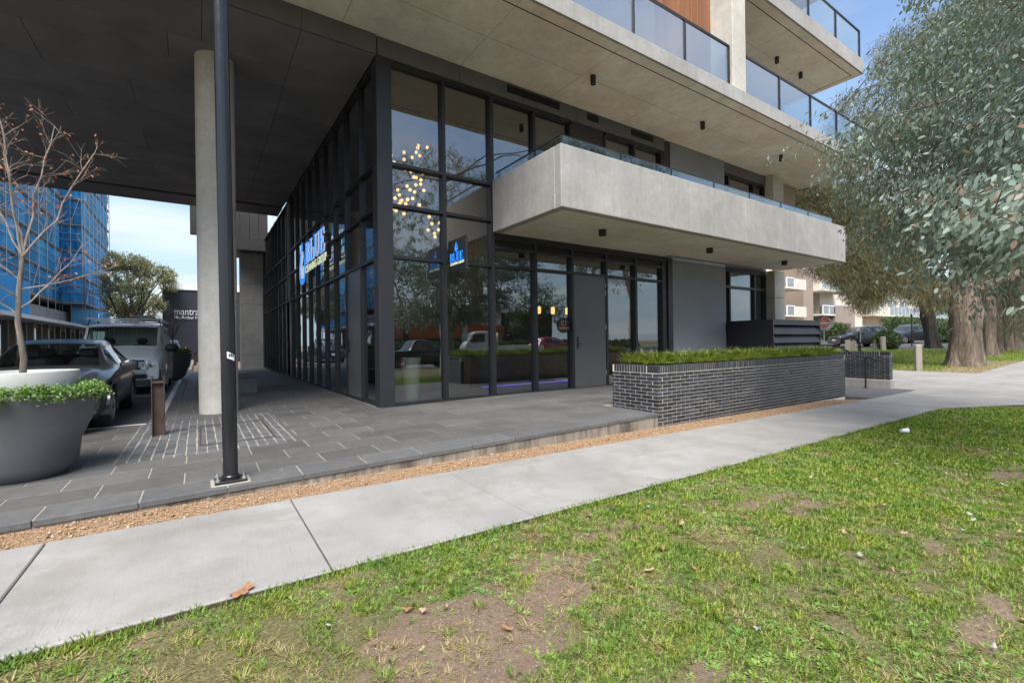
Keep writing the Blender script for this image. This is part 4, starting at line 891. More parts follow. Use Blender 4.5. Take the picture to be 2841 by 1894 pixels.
pot(-.86, 22.4, -.1, 'second dark bowl planter standing beyond the parked van', .62, 1.0, .3)
# ------------------------------------------------------------------ lettering
def ring(cx_, cy_, ro, ri, a0, a1, n=14, ex=1.0):
    P = [(cx_+ro[0]*math.cos(R(a0+(a1-a0)*k/n)), cy_+ro[1]*math.sin(R(a0+(a1-a0)*k/n))) for k in range(n+1)]
    Q = [(cx_+ri[0]*math.cos(R(a0+(a1-a0)*k/n)), cy_+ri[1]*math.sin(R(a0+(a1-a0)*k/n))) for k in range(n, -1, -1)]
    return P+Q
def rect(x0, x1, y0, y1): return [(x0, y0), (x1, y0), (x1, y1), (x0, y1)]
def strip(poly):                                   # ring polygon -> quads
    n = len(poly)//2; return [[poly[i], poly[i+1], poly[2*n-2-i], poly[2*n-1-i]] for i in range(n-1)]
SERIF = {
 'B': [rect(.10, .34, 0, 1), rect(0, .10, 0, .05), rect(0, .10, .95, 1), rect(.34, .48, 0, .06), rect(.34, .46, .94, 1), rect(.34, .46, .49, .55)] + strip(ring(.46, .745, (.34, .255), (.12, .195), -90, 90)) + strip(ring(.48, .275, (.42, .275), (.17, .215), -90, 90)),
 'L': [rect(.10, .34, 0, 1), rect(0, .10, 0, .05), rect(0, .46, .95, 1), rect(.34, .86, 0, .06), [(.80, .06), (.86, .06), (.90, .32), (.86, .32)]],
 'U': [rect(.10, .34, .32, 1), rect(0, .46, .95, 1), rect(.76, .86, .32, 1), rect(.66, .98, .95, 1)] + strip(ring(.48, .34, (.38, .36), (.14, .29), 180, 270)) + strip(ring(.48, .34, (.38, .36), (.28, .29), 270, 360)),
 'E': [rect(.10, .34, 0, 1), rect(0, .10, 0, .05), rect(0, .10, .95, 1), rect(.34, .84, 0, .06), rect(.34, .80, .94, 1), rect(.34, .62, .48, .54), rect(.59, .64, .36, .66), [(.78, .06), (.84, .06), (.90, .30), (.86, .30)], [(.75, .94), (.80, .94), (.83, .72), (.79, .72)]]}
ADV = {'B': 1.0, 'L': .96, 'U': 1.06, 'E': .96}
def serif_word(w, h, sx_, d0, d1, fn, x0=0.0, y0=0.0):
    m = {}; x = x0
    for c in w:
        b = MB()
        for p in SERIF[c]: b.prism([(x+u*h*sx_, y0+v*h) for u, v in p], d0, d1, fn)
        m[c] = b; x += ADV[c]*h*sx_
    return m, x-x0
def drop(s, cx_, cy_, t0=0, t1=360, n=40, m=1.3, w=.92):
    out = []
    for k in range(n+1):
        t = R(t0+(t1-t0)*k/n); out.append((cx_+s*w*math.sin(t)*abs(math.sin(t/2))**m, cy_+s*math.cos(t)))
    return out
def logo(b_out, b_in, s, cx_, cy_, d0, d1, fn):
    a = drop(s, cx_, cy_, 60, 352); i = drop(s*.78, cx_+s*.06, cy_-s*.04, 60, 352); n = len(a)
    for k in range(n-1): b_out.prism([a[k], a[k+1], i[k+1], i[k]], d0, d1, fn)
    a = drop(s*.66, cx_+s*.06, cy_-s*.08, 120, 350); i = drop(s*.30, cx_+s*.13, cy_+s*.0, 120, 350)
    for k in range(len(a)-1): b_in.prism([a[k], a[k+1], i[k+1], i[k]], d0, d1, fn)
LIT = lambda c, s: {'Emission Color': (*c, 1), 'Emission Strength': s}
simple('lit_blue', (.015, .26, .85), .35, var=.04, **LIT((.02, .28, 1.0), .30)); simple('lit_cream', (.75, .80, .58), .4, var=.05, **LIT((.8, .9, .6), .22)); simple('lit_white', (.82, .84, .86), .35, var=.05, **LIT((.8, .9, 1.0), .16))
simple('sign_blue', (.02, .20, .72), .3, var=.04); simple('sign_blue2', (.015, .26, .85), .35, var=.04); simple('sign_white', (.82, .84, .86), .35, var=.05); simple('sign_cream', (.75, .80, .58), .4, var=.05); simple('copper', (.62, .26, .13), .4, .3)
ws = thing('wall_sign', 'raised blue and white lettering sign with drop emblem on the long glass side', 'sign', (2.72, 14.4, 3.0))
fS = lambda X0: (lambda u, v, d: (d, -u, v))       # faces -x: text runs towards -y
hB = .62; LW = 2.58; m, wd = serif_word('BLUE', hB, LW/(3.98*hB), -.03, .0, fS(0), -.70, .61)
for c in m: m[c].build('letter', M['lit_white'], ws)
m, wd = serif_word('BLUE', hB, LW/(3.98*hB), -.036, -.0305, fS(0), -.70, .61)
for c in m: m[c].build('letter_face', M['lit_blue'], ws)
tm = text_mesh('CLEANING GROUP', .30, .012, 'LEFT', .002, LW/(.30*7.9)); tm.transform(Matrix(((0, 0, -1, -.03), (-1, 0, 0, .70), (0, 1, 0, .42), (0, 0, 0, 1)))); link('lettering', tm, M['lit_cream'], ws)
bo, bi = MB(), MB(); logo(bo, bi, .66, -1.27, .72, -.03, .0, fS(0)); bo.build('emblem_outer', M['lit_blue'], ws); bi.build('emblem_inner', M['lit_white'], ws)
for z in (.40, .75, 1.05): MB().box(.005, .03, -2.2, 1.9, z, z+.035).build('mounting_rail', M['black'], ws)
for y in (-1.8, 1.5): MB().box(.031, .15, y, y+.03, .4, 1.08).build('bracket', M['black'], ws)
bs = thing('blade_sign', 'small black projecting sign with blue lettering on the street front', 'sign', (4.36, 8.40, 2.63))
MB().cbox(-.024, .024, -.39, .37, 0, .66, .004).build('panel', M['black'], bs); MB().box(-.018, .018, -.40, -.391, .01, .65).build('edge_strip', M['alu_light'], bs)
for z in (.22, .34): MB().box(-.015, .015, .371, .40, z, z+.05).build('bracket', M['black'], bs)
fB = lambda u, v, d: (d, -u, v); q = .17; m, wd = serif_word('BLUE', q, .58/(3.98*q), -.0285, -.0245, fB, -.29, .215)
for c in m: m[c].build('letter', M['lit_blue'], bs)
tm = text_mesh('CLEANING GROUP', .078, .003, 'LEFT', .0005, .56/(.078*7.9)); tm.transform(Matrix(((0, 0, -1, -.027), (-1, 0, 0, .28), (0, 1, 0, .165), (0, 0, 0, 1)))); link('lettering', tm, M['lit_cream'], bs)
bo, bi = MB(), MB(); logo(bo, bi, .10, 0, .50, -.0285, -.0245, fB); bo.build('emblem_outer', M['lit_blue'], bs); bi.build('emblem_inner', M['lit_blue'], bs)
c1 = thing('door_sign', 'round dark sign with copper C1 EDGEWORTH lettering on the glass beside the door', 'sign', (7.56, 8.892, 1.59))
MB().prism([(.195*math.cos(k*math.pi/24), .195*math.sin(k*math.pi/24)) for k in range(48)], -.012, 0, lambda u, v, d: (u, d, v)).build('disc', M['alu'], c1)
for s_, sz_, z_, sx_, x_ in (('C', .17, .045, .8, -.045), ('1', .17, .045, .8, .05), ('EDGEWORTH', .072, -.075, .72, 0)):
    tm = text_mesh(s_, sz_, .003, 'CENTER', .001, sx_); tm.transform(Matrix(((1, 0, 0, x_), (0, 0, -1, -.014), (0, 1, 0, z_), (0, 0, 0, 1)))); link('lettering', tm, M['copper'], c1)
# ------------------------------------------------------------------ coffee cup and fallen leaves on the grass
cu = thing('coffee_cup', 'white paper coffee cup with dark lid lying on the grass', 'cup', (8.78, 2.50, float(path_z(8.8))+.02)); cu.rotation_euler = (R(90), 0, R(62))
MB().lathe([(.028, 0), (.041, .105), (.039, .105), (.026, .004), (0, .004)], 24, (0, 0, -.05)).build('cup', M['white_gloss'], cu, smooth=True, angle=50); MB().lathe([(.043, .10), (.043, .112), (.036, .116), (.034, .125), (0, .125)], 24, (0, 0, -.05)).build('lid', M['black'], cu, smooth=True, angle=50)
MB().prism([(.014*math.cos(k*.42), .014*math.sin(k*.42)) for k in range(15)], .0355, .0362, lambda u, v, d: (u, d, v)).build('print', M['paint_red'], cu)
def dry_leaf(name):
    m = MB(); pts = []; nl = 18
    for k in range(nl):
        a = 2*math.pi*k/nl; r = 1-.28*(k % 3 == 0)-.15*abs(math.sin(a)); pts.append((r*math.cos(a)*.5, r*math.sin(a)*.33, .10*math.cos(2*a)+.05*math.sin(3*a)))
    m.v = [(0, 0, .02)]+pts; m.f = [(0, 1+k, 1+(k+1) % nl) for k in range(nl)]; m.tube([(-.45, 0, .05), (-.8, .05, .02)], .012, 4); return m.mesh(name, True)
LM = []
simple('litter_a', (.26, .13, .06), .8, var=.3, scale=40); simple('litter_b', (.34, .23, .145), .8, var=.25, scale=40); simple('litter_c', (.30, .28, .27), .75, var=.2, scale=40)
for c in 'abc':
    me = dry_leaf('fallen_leaf'); me.materials.append(M['litter_'+c]); LM.append(me)
rr = random.Random(11); cnt = 0
LAB = ['brown dry leaf lying on the patchy lawn', 'pale tan dry leaf lying on the patchy lawn', 'greyish curled leaf lying on the patchy lawn']
while cnt < 62:
    x, y = rr.uniform(.2, 9), rr.uniform(-.9, 2.85); d_ = x*math.sin(YAW)+y*math.cos(YAW); u_ = x*math.cos(YAW)-y*math.sin(YAW)
    if d_ < 1.7 or abs(u_) > d_*1.12: continue
    k = rr.choice([0, 0, 1, 1, 2]); o = link('fallen_leaf', LM[k]); s = rr.uniform(.03, .07); o.scale = (s, s, s); o.location = (x, y, float(path_z(x))-.005); o.rotation_euler = (rr.uniform(-.4, .4), rr.uniform(-.4, .4), rr.uniform(0, 6.28))
    tag(o, LAB[k], 'leaf', ['brown leaves on the lawn', 'tan leaves on the lawn', 'grey leaves on the lawn'][k]); cnt += 1
o = link('fallen_leaf', LM[0]); o.scale = (.14, .15, .1); o.location = (.18, 2.97, float(path_z(0))+.012); o.rotation_euler = (0, -.15, .5); tag(o, 'large brown lobed leaf lying on the edge of the concrete path', 'leaf')
# ------------------------------------------------------------------ vehicles: lofted shells with real openings
def vehicle(name, label, loc, rz, P, paint, group=None, lights=True):
    root = thing(name, label, P.get('cat', 'car'), loc, rz, group)
    L = P['L']; itp = lambda key, s: float(np.interp(s, [q[0] for q in P[key]], [q[1] for q in P[key]]))
    NS = P.get('ns', 64); S = [L*k/NS for k in range(NS+1)]
    def sm(key):                                   # smooth the piecewise profile a little
        v = np.array([itp(key, s) for s in S]); k = np.array([.25, .5, .25])
        for _ in range(2): v[1:-1] = np.convolve(v, k, 'valid')
        return v
    zt, zb, w, wt = sm('top'), sm('belt'), sm('w'), sm('wt'); fl = P.get('floor', .2)
    rows = 21; G = np.zeros((NS+1, rows, 3))
    for i, s in enumerate(S):
        key = [(0, zt[i]+.02), (wt[i]*.55, zt[i]+.015), (wt[i]*.93, zt[i]-.003), (wt[i], zt[i]-.03), (w[i], zb[i]), (w[i]+.025, zb[i]-.14), (w[i]+.02, .48), (w[i]-.01, fl+.12), (w[i]-.10, fl)]
        seg = [0, 3, 6, 7, 13, 15, 17, 19, 20]
        for a in range(8):
            for r in range(seg[a], seg[a+1]+1):
                f = (r-seg[a])/(seg[a+1]-seg[a]); G[i, r] = (key[a][0]*(1-f)+key[a+1][0]*f, s, key[a][1]*(1-f)+key[a+1][1]*f)
    wh = P['wheels']; wr = P['wr']
    body, ws_, rw = MB(), MB(), MB(); sw = {}
    def quad(mb, i, r, sgn):
        q = [G[i, r], G[i+1, r], G[i+1, r+1], G[i, r+1]]; q = [(sgn*a, b, c) for a, b, c in q]
        mb.add(q, [(0, 1, 2, 3) if sgn > 0 else (3, 2, 1, 0)])
    for i in range(NS):
        sc_ = (S[i]+S[i+1])/2
        for r in range(rows-1):
            c = G[i:i+2, r:r+2].reshape(-1, 3).mean(0)
            if r >= 13 and any((c[1]-q)**2+(c[2]-wr)**2 < (wr+.06)**2 for q in wh): continue
            tgt = body
            a, b = P['screen']
            if a < sc_ < b and r < 6: tgt = ws_
            if P.get('rear') and P['rear'][0] < sc_ < P['rear'][1] and r < 6: tgt = rw
            iv = next((k_ for k_, (a_, b_) in enumerate(P['side']) if a_ < sc_ < b_), None) if 8 <= r < 12 else None
            for sgn in (1, -1): quad(tgt if iv is None else sw.setdefault((iv, sgn), MB()), i, r, sgn)
    for i, rev in ((0, False), (NS, True)):
        f = [tuple(G[i, r]) for r in range(rows)] + [(-x, y, z) for x, y, z in reversed([tuple(G[i, r]) for r in range(1, rows)])]
        body.add(f, [tuple(range(len(f))) if not rev else tuple(range(len(f)-1, -1, -1))])
    def fin(mb, nm, mt):
        me = mb.mesh(nm); import bmesh
        b_ = bmesh.new(); b_.from_mesh(me); bmesh.ops.remove_doubles(b_, verts=b_.verts, dist=.0005); b_.to_mesh(me); b_.free()
        me.polygons.foreach_set('use_smooth', [True]*len(me.polygons)); me.set_sharp_from_angle(angle=R(38)); return link(nm, me, M[mt], root)
    bd = fin(body, 'body', paint)
    for mb, nm in [(ws_, 'windscreen'), (rw, 'rear_window')]+[(m_, 'side_window') for m_ in sw.values()]:
        if mb.v: fin(mb, nm, 'glass_car')
    # underbody and cabin floor so that nothing shows through
    wm = float(w[NS//2]); MB().box(-wm+.12, wm-.12, .35, L-.35, fl+.02, fl+.12).build('underbody', M['black'], root)
    cab = P['cabin']; MB().box(-wm+.06, wm-.06, cab[0], cab[1], fl+.13, zb[NS//2]-.12).build('cabin_trim', M['seat'], root)
    for sx_ in (-1, 1):
        for sy_ in P['seats']:
            st_ = MB().cbox(sx_*.36-.22, sx_*.36+.22, sy_, sy_+.14, zb[NS//2]-.2, zb[NS//2]+.18, .05); st_.cbox(sx_*.36-.12, sx_*.36+.12, sy_+.03, sy_+.12, zb[NS//2]+.2, zb[NS//2]+.36, .04); st_.build('seat', M['seat'], root)
    sp = P.get('dash'); 
    if sp: MB().cbox(-wm+.1, wm-.1, sp, sp+.4, zb[NS//2]-.15, zb[NS//2]+.04, .04).build('dashboard', M['seat'], root); MB().tube([(.36+.18*math.cos(a*.52), sp+.5, zb[NS//2]+.02+.18*math.sin(a*.52)) for a in range(13)], .014, 6, False).build('steering_wheel', M['seat'], root)
    for q in wh:
        for sgn in (1, -1):
            x = sgn*(wm-.10); wl = thing('x', None, None); bpy.data.objects.remove(wl)
            ty = MB(); tw = .105
            prof = [(wr*.62, -tw), (wr*.93, -tw), (wr, -tw*.7), (wr, tw*.7), (wr*.93, tw), (wr*.62, tw)]
            n = 28; vv = []
            for r_, o_ in prof:
                for j in range(n): vv.append((x+o_, q+r_*math.cos(2*math.pi*j/n), wr+r_*math.sin(2*math.pi*j/n)))
            ff = [(a*n+j, a*n+(j+1) % n, (a+1)*n+(j+1) % n, (a+1)*n+j) for a in range(5) for j in range(n)]; ty.add(vv, ff)
            to = ty.build('wheel', M['rubber'], root, smooth=True, angle=40)
            rm = MB(); xo = x+sgn*(tw-.012); vv = [(xo, q+wr*.63*math.cos(2*math.pi*j/24), wr+wr*.63*math.sin(2*math.pi*j/24)) for j in range(24)]; rm.add(vv, [tuple(range(24))]); rm.build('rim_back', M['black'], to)
            sp_ = MB()
            for k in range(5):
                a = k*1.2566; sp_.bar((xo+sgn*.008, q, wr), (xo+sgn*.008, q+wr*.6*math.cos(a), wr+wr*.6*math.sin(a)), .07, .012, (1, 0, 0))
            sp_.tube([(xo+sgn*.004, q+wr*.61*math.cos(2*math.pi*j/20), wr+wr*.61*math.sin(2*math.pi*j/20)) for j in range(21)], .014, 5, False); sp_.build('rim', M['rim'], to)
            ar = MB(); n2 = 20; xa = sgn*(wm+.028); vv = []
            for j in range(n2+1):
                a = math.pi*(-.08+1.16*j/n2)
                for dr, dx_ in ((.045, -.22), (.045, -.008), (.085, -.002), (.10, -.012)): vv.append((xa+sgn*dx_, q+(wr+dr)*math.cos(a), wr+(wr+dr)*math.sin(a)))
            ar.add(vv, [(4*j+k, 4*j+k+1, 4*j+k+5, 4*j+k+4) for j in range(n2) for k in range(3)]); ar.build('wheel_arch', M[P.get('arch', paint)], root, smooth=True)
    # mirrors
    mp = P['mirror']
    for sgn in (1, -1):
        mr = MB(); cxm, cym, czm = sgn*(mp[0]), mp[1], mp[2]; ms = mp[3]
        mr.lathe([(0, -.085*ms), (.06*ms, -.08*ms), (.085*ms, -.02*ms), (.085*ms, .03*ms), (.05*ms, .075*ms), (0, .08*ms)], 16, (0, 0, 0)); mr.v = [(cxm+x*1.35, cym+y*.75, czm+z) for x, y, z in mr.v]
        mr.bar((sgn*(wm-.06), cym, czm-.07), (cxm, cym, czm-.04), .05, .03); mr.build('mirror', M[P.get('mirrormat', paint)], root, smooth=True)
    # lights, grille, plate
    for x, z, hw, hh, y, sweep in P['lamps']:
        for sgn in (1, -1):
            lm_ = MB(); n = 10; vv = []
            for j in range(n+1):
                u = j/n; xx = sgn*(x-hw+2*hw*u); yy = y+sweep*u*u
                for f_ in (-1, -.4, .4, 1): vv.append((xx, yy-.012*(1-abs(f_)), z+hh*f_*(1-.35*u*(f_ < 0))))
            lm_.add(vv, [((4*j+k, 4*j+k+1, 4*j+k+5, 4*j+k+4) if sgn < 0 else (4*j+k+4, 4*j+k+5, 4*j+k+1, 4*j+k)) for j in range(n) for k in range(3)]); hl = lm_.build('headlight', M['headlamp'], root, smooth=True)
            if P.get('amber'): MB().cbox(sgn*(x+hw*.62)-.04, sgn*(x+hw*.62)+.04, y+sweep*.35, y+sweep*.65, z-hh*.1, z+hh*.7, .01).build('indicator', M['amber'], hl)
            MB().lathe([(hh*.55, 0), (hh*.5, -.01), (0, -.012)], 14).build('lens', M['chrome'], hl).matrix_local = Matrix.Translation((sgn*(x-hw*.25), y-.02+sweep*.15, z))@Matrix.Rotation(R(-90), 4, 'X')
    for x0, x1, z0, z1, y, mt in P['front']: MB().cbox(x0, x1, y-.02, y+.03, z0, z1, .008).build('grille' if mt != 'paint' else 'bumper', M[mt] if mt != 'paint' else M[paint], root)
    if P.get('plate'):
        pl = MB().cbox(-.186, .186, P['plate'][0]-.008, P['plate'][0], P['plate'][1]-.067, P['plate'][1]+.067, .003).build('number_plate', M['white_gloss'], root)
        if P['plate'][2]:
            tm = text_mesh(P['plate'][2], .115, .004, 'RIGHT', .002, .85); tm.transform(Matrix(((1, 0, 0, .17), (0, 0, -1, P['plate'][0]-.010), (0, 1, 0, P['plate'][1]), (0, 0, 0, 1)))); link('lettering', tm, M['sign_blue'], pl)
    return root
SED = dict(L=4.7, cat='car', top=[(0, .60), (.1, .68), (.5, .80), (1.0, .89), (1.42, .96), (2.2, 1.36), (2.6, 1.43), (3.1, 1.45), (3.5, 1.41), (4.1, 1.12), (4.5, 1.08), (4.7, .92)],
    belt=[(0, .58), (.5, .74), (1.4, .90), (2.5, .93), (3.5, .97), (4.2, 1.0), (4.7, .86)], w=[(0, .60), (.12, .72), (.35, .81), (.9, .875), (1.5, .89), (3.5, .89), (4.3, .85), (4.7, .70)],
    wt=[(0, .45), (.5, .62), (1.0, .70), (1.42, .72), (2.2, .57), (3.2, .56), (3.6, .56), (4.1, .62), (4.7, .56)], wheels=[.92, 3.62], wr=.33, screen=(1.48, 2.18), rear=(3.52, 4.05), side=[(1.98, 2.78), (2.86, 3.62)],
    cabin=(1.6, 3.9), seats=[2.35, 3.35], dash=1.5, mirror=(1.02, 1.82, .98, 1.15), lamps=[(.60, .66, .16, .06, .08, .22)], front=[(-.42, .42, .42, .62, .02, 'black'), (-.62, -.48, .30, .40, .06, 'black'), (.48, .62, .30, .40, .06, 'black'), (-.4, .4, .24, .34, .03, 'black')], plate=(-.012, .38, ''))
vehicle('parked_car', 'dark grey sedan parked nose out behind the large bowl planter', (-2.08, 9.12, -.105), 0, SED, 'paint_grey', 'vehicles parked along the street')
VAN = dict(L=4.7, cat='van', ns=72, floor=.24, top=[(0, .98), (.06, 1.10), (.18, 1.20), (.34, 1.26), (.95, 1.84), (1.15, 1.92), (1.6, 1.96), (4.4, 1.96), (4.6, 1.93), (4.7, 1.6)],
    belt=[(0, .88), (.15, 1.05), (.4, 1.16), (1.0, 1.18), (4.6, 1.18), (4.7, 1.1)], w=[(0, .78), (.1, .86), (.3, .915), (.8, .93), (4.5, .93), (4.7, .88)], wt=[(0, .70), (.18, .76), (.34, .80), (.95, .80), (1.3, .81), (4.5, .81), (4.7, .78)],
    wheels=[.98, 3.55], wr=.33, screen=(.40, .98), rear=None, side=[(.72, 1.55), (1.7, 2.9), (3.0, 4.3)], cabin=(.6, 2.0), seats=[1.25], dash=.55, mirror=(1.08, .52, 1.26, 1.35), mirrormat='black',
    lamps=[(.70, .80, .17, .12, -.005, .20)], amber=True, arch='paint_silver', front=[(-.50, .50, .90, .94, -.008, 'black'), (-.48, .48, .77, .88, -.012, 'galv'), (-.42, .42, .70, .75, -.018, 'black'), (-.52, .52, .58, .685, -.012, 'galv'), (-.55, .55, .44, .56, -.004, 'black'), (-.85, -.55, .40, .66, .03, 'plastic_dark'), (.55, .85, .40, .66, .03, 'plastic_dark'), (-.86, .86, .24, .42, .015, 'plastic_dark')], plate=(-.022, .35, '87M'))
van = vehicle('van', 'silver van with roof racks and ladders parked behind the grey sedan', (-1.72, 15.85, -.105), 0, VAN, 'paint_silver', 'vehicles parked along the street')
bd_ = MB().tube([(.045*math.cos(k*.524), -.012, 1.0+.034*math.sin(k*.524)) for k in range(13)], .006, 6, False).build('badge', M['chrome'], van)
for y in (1.25, 2.6, 4.0):
    MB().cbox(-.86, .86, y-.03, y+.03, 2.07, 2.11, .006).build('rack_bar', M['galv'], van)
    for s in (-1, 1): MB().bar((s*.80, y, 1.90), (s*.76, y, 2.08), .05, .03).build('rack_foot', M['black'], van)
MB().cbox(-.88, .88, .50, .55, 1.02, 1.05, .005).build('wiper', M['black'], van)
for s in (-1, 1):                                     # cargo mesh behind the seats
    pass
mg = MB()
for k in range(15): mg.bar((-.7+k*.1, 1.62, 1.1), (-.7+k*.1, 1.62, 1.85), .008)
for k in range(8): mg.bar((-.75, 1.62, 1.12+k*.1), (.75, 1.62, 1.12+k*.1), .008)
mg.build('cargo_barrier', M['galv'], van)
ld_ = thing('ladder', 'aluminium extension ladder with yellow ends tied on the van roof', 'ladder', (-1.35, 16.6, 2.02))
for s in (-.2, .2):
    MB().cbox(s-.02, s+.02, 0, 3.6, 0, .09, .005).build('stile', M['galv'], ld_); MB().cbox(s-.026, s+.026, -.02, .06, -.005, .10, .008).build('end_cap', M['amber'], ld_)
for k in range(12): MB().tube([(-.2, .12+k*.3, .045), (.2, .12+k*.3, .045)], .016, 8).build('rung', M['galv'], ld_)
SUV = dict(L=4.5, cat='car', ns=52, floor=.26, top=[(0, .80), (.08, .88), (.4, .98), (.9, 1.05), (1.2, 1.10), (1.9, 1.58), (2.3, 1.66), (3.2, 1.67), (3.9, 1.60), (4.35, 1.15), (4.5, .95)], belt=[(0, .74), (.4, .90), (1.2, 1.02), (2.5, 1.06), (3.8, 1.12), (4.5, .95)],
    w=[(0, .68), (.12, .80), (.4, .88), (1.2, .92), (3.8, .92), (4.5, .80)], wt=[(0, .55), (.4, .68), (1.2, .76), (1.9, .62), (3.6, .60), (4.0, .62), (4.5, .6)], wheels=[.88, 3.55], wr=.36, screen=(1.24, 1.86), rear=(3.95, 4.3), side=[(1.75, 2.5), (2.58, 3.3), (3.38, 3.85)],
    cabin=(1.4, 3.9), seats=[2.1, 3.1], dash=1.3, mirror=(1.05, 1.6, 1.12, 1.15), lamps=[(.62, .80, .18, .07, .06, .2)], front=[(-.45, .45, .70, .84, .01, 'black'), (-.6, .6, .34, .5, .03, 'black')], plate=(.0, .58, ''))
vehicle('parked_car', 'dark sports utility car parked left of the two by the far hedge', (42.85, 16.7, float(path_z(45))-.05), R(-120), SUV, 'paint_dark', 'cars parked by the far apartments')
vehicle('parked_car', 'dark grey hatchback parked right of the two by the far hedge', (51.0, 15.7, float(path_z(52))-.05), R(-114), SUV, 'paint_navy', 'cars parked by the far apartments')
vehicle('parked_car', 'dark four wheel drive parked far along the street beyond the van', (-1.7, 33.0, -.105), 0, SUV, 'paint_dark', 'vehicles parked along the street')
# vehicles across the road behind the camera, seen mirrored in the shopfront
UTE = dict(SUV); UTE.update(L=5.2, top=[(0, .86), (.1, .95), (.5, 1.06), (1.3, 1.14), (1.95, 1.64), (2.3, 1.72), (3.2, 1.70), (3.45, 1.12), (5.1, 1.10), (5.2, 1.0)], belt=[(0, .8), (.5, .96), (1.3, 1.06), (3.4, 1.1), (5.2, 1.05)], w=[(0, .7), (.12, .84), (.5, .92), (5.0, .92), (5.2, .88)], wt=[(0, .6), (1.3, .78), (1.95, .64), (3.3, .64), (3.5, .84), (5.2, .82)], wheels=[.95, 4.1], screen=(1.34, 1.9), rear=None, side=[(1.8, 2.5), (2.58, 3.25)], cabin=(1.5, 3.3), seats=[2.2])
vehicle('pickup_truck', 'dark pickup parked on the road, mirrored in the corner window', (13.6, -8.6, float(path_z(12))-.1), R(90), UTE, 'paint_dark')
TRK = dict(VAN); TRK.update(L=2.1, cat='truck', ns=40, floor=.5, top=[(0, 1.35), (.05, 1.45), (.2, 1.6), (.55, 2.2), (.8, 2.3), (2.0, 2.3), (2.1, 2.2)], belt=[(0, 1.2), (.2, 1.4), (2.1, 1.4)], w=[(0, .95), (2.1, 1.0)], wt=[(0, .9), (.55, .88), (2.1, .9)], wheels=[.75], wr=.42, screen=(.22, .58), side=[(.6, 1.4)], cabin=(.3, 1.9), seats=[1.0], mirror=(1.25, .4, 1.7, 1.6), lamps=[(.75, .85, .14, .09, -.01, .1)], arch='paint_white', front=[(-.95, .95, .5, .78, -.02, 'paint_maroon'), (-.5, .5, .95, 1.15, -.01, 'black')], plate=(-.03, .62, ''), dash=.3)
tk = vehicle('tray_truck', 'white tray truck with maroon bumper, mirrored in the shopfront glass', (15.0, -10.6, float(path_z(15))-.1), R(-72), TRK, 'paint_white')
MB().cbox(-1.0, 1.0, 2.3, 5.6, .85, .95, .02).build('tray', M['paint_white'], tk); MB().box(-.95, .95, 2.3, 2.36, .95, 2.2).build('headboard', M['paint_white'], tk)
for s in (-1, 1):
    MB().cbox(s*.98-.02, s*.98+.02, 2.3, 5.6, .95, 1.3, .01).build('tray_side', M['paint_white'], tk); w_ = MB().lathe([(.2, -.12), (.42, -.12), (.42, .12), (.2, .12)], 24); w_.v = [(s*.85+z, 4.5+x, .42+y) for x, y, z in w_.v]; w_.build('wheel', M['rubber'], tk, smooth=True)
vehicle('parked_car', 'red hatchback parked across the road, mirrored beside the door', (27.0, -13.4, float(path_z(25))-.1), R(80), SUV, 'paint_red')
for i, (x, y) in enumerate(((9.6, -7.6), (12.6, -7.4), (13.0, -7.9))):
    c = thing('traffic_cone', ['orange traffic cone mirrored in front of the vase', 'left of two orange cones mirrored beside the truck', 'right of two orange cones mirrored beside the truck'][i], 'traffic cone', (x, y, float(path_z(x))-.1), group='traffic cones on the road')
    MB().lathe([(.14, .03), (.03, .7), (0, .7)], 18).build('cone', M['cone_orange'] if 'cone_orange' in M else simple('cone_orange', (.75, .12, .02), .5), c, smooth=True); MB().cbox(-.18, .18, -.18, .18, 0, .03, .01).build('base', M['black'], c); MB().lathe([(.107, .26), (.078, .42)], 18, closed=True).build('band', M['white_gloss'], c)
# ------------------------------------------------------------------ turning a picture direction plus a distance into a place
def at(px, py, depth):
    u = px-1420.5; v = 948.4-py; c, s = math.cos(ROLL), math.sin(ROLL); u2 = u*c+v*s; v2 = -u*s+v*c
    p = _f*depth + _r*(u2/1288*depth); return Vector((p.x, p.y, CAMZ+v2/1288*depth))
def at_np(px, py, depth):
    u = px-1420.5; v = 948.4-py; c, s = math.cos(ROLL), math.sin(ROLL); u2 = u*c+v*s; v2 = -u*s+v*c
    return np.stack([_f.x*depth+_r.x*u2/1288*depth, _f.y*depth+_r.y*u2/1288*depth, CAMZ+v2/1288*depth], 1)
def in_poly(x, y, poly):
    inside = np.zeros(len(x), bool); n = len(poly)
    for i in range(n):
        x0, y0 = poly[i]; x1, y1 = poly[(i+1) % n]
        c = ((y0 > y) != (y1 > y)) & (x < (x1-x0)*(y-y0)/((y1-y0) if y1 != y0 else 1e-9)+x0); inside ^= c
    return inside
def poly_pts(poly, n):
    xs = [p[0] for p in poly]; ys = [p[1] for p in poly]; X = np.zeros(0); Y = np.zeros(0)
    while len(X) < n:
        x = RNG.uniform(min(xs), max(xs), n*2); y = RNG.uniform(min(ys), max(ys), n*2); k = in_poly(x, y, poly); X = np.concatenate([X, x[k]]); Y = np.concatenate([Y, y[k]])
    return X[:n], Y[:n]
def limb(mb, p, q, r0, r1, sag=.12, n=6, seg=5, wob=.05):
    p, q = Vector(p), Vector(q); L = (q-p).length; pts = []
    for k in range(seg+1):
        t = k/seg; a = p.lerp(q, t) + Vector((0, 0, sag*L*math.sin(math.pi*t)))
        if 0 < k < seg: a += Vector((random.uniform(-1, 1), random.uniform(-1, 1), random.uniform(-1, 1)))*wob*L*.5
        pts.append(a)
    mb.tube(pts, [r0+(r1-r0)*k/seg for k in range(seg+1)], n); return pts
def nearest(pts, q): return min(pts, key=lambda a: (a-Vector(q)).length_squared)
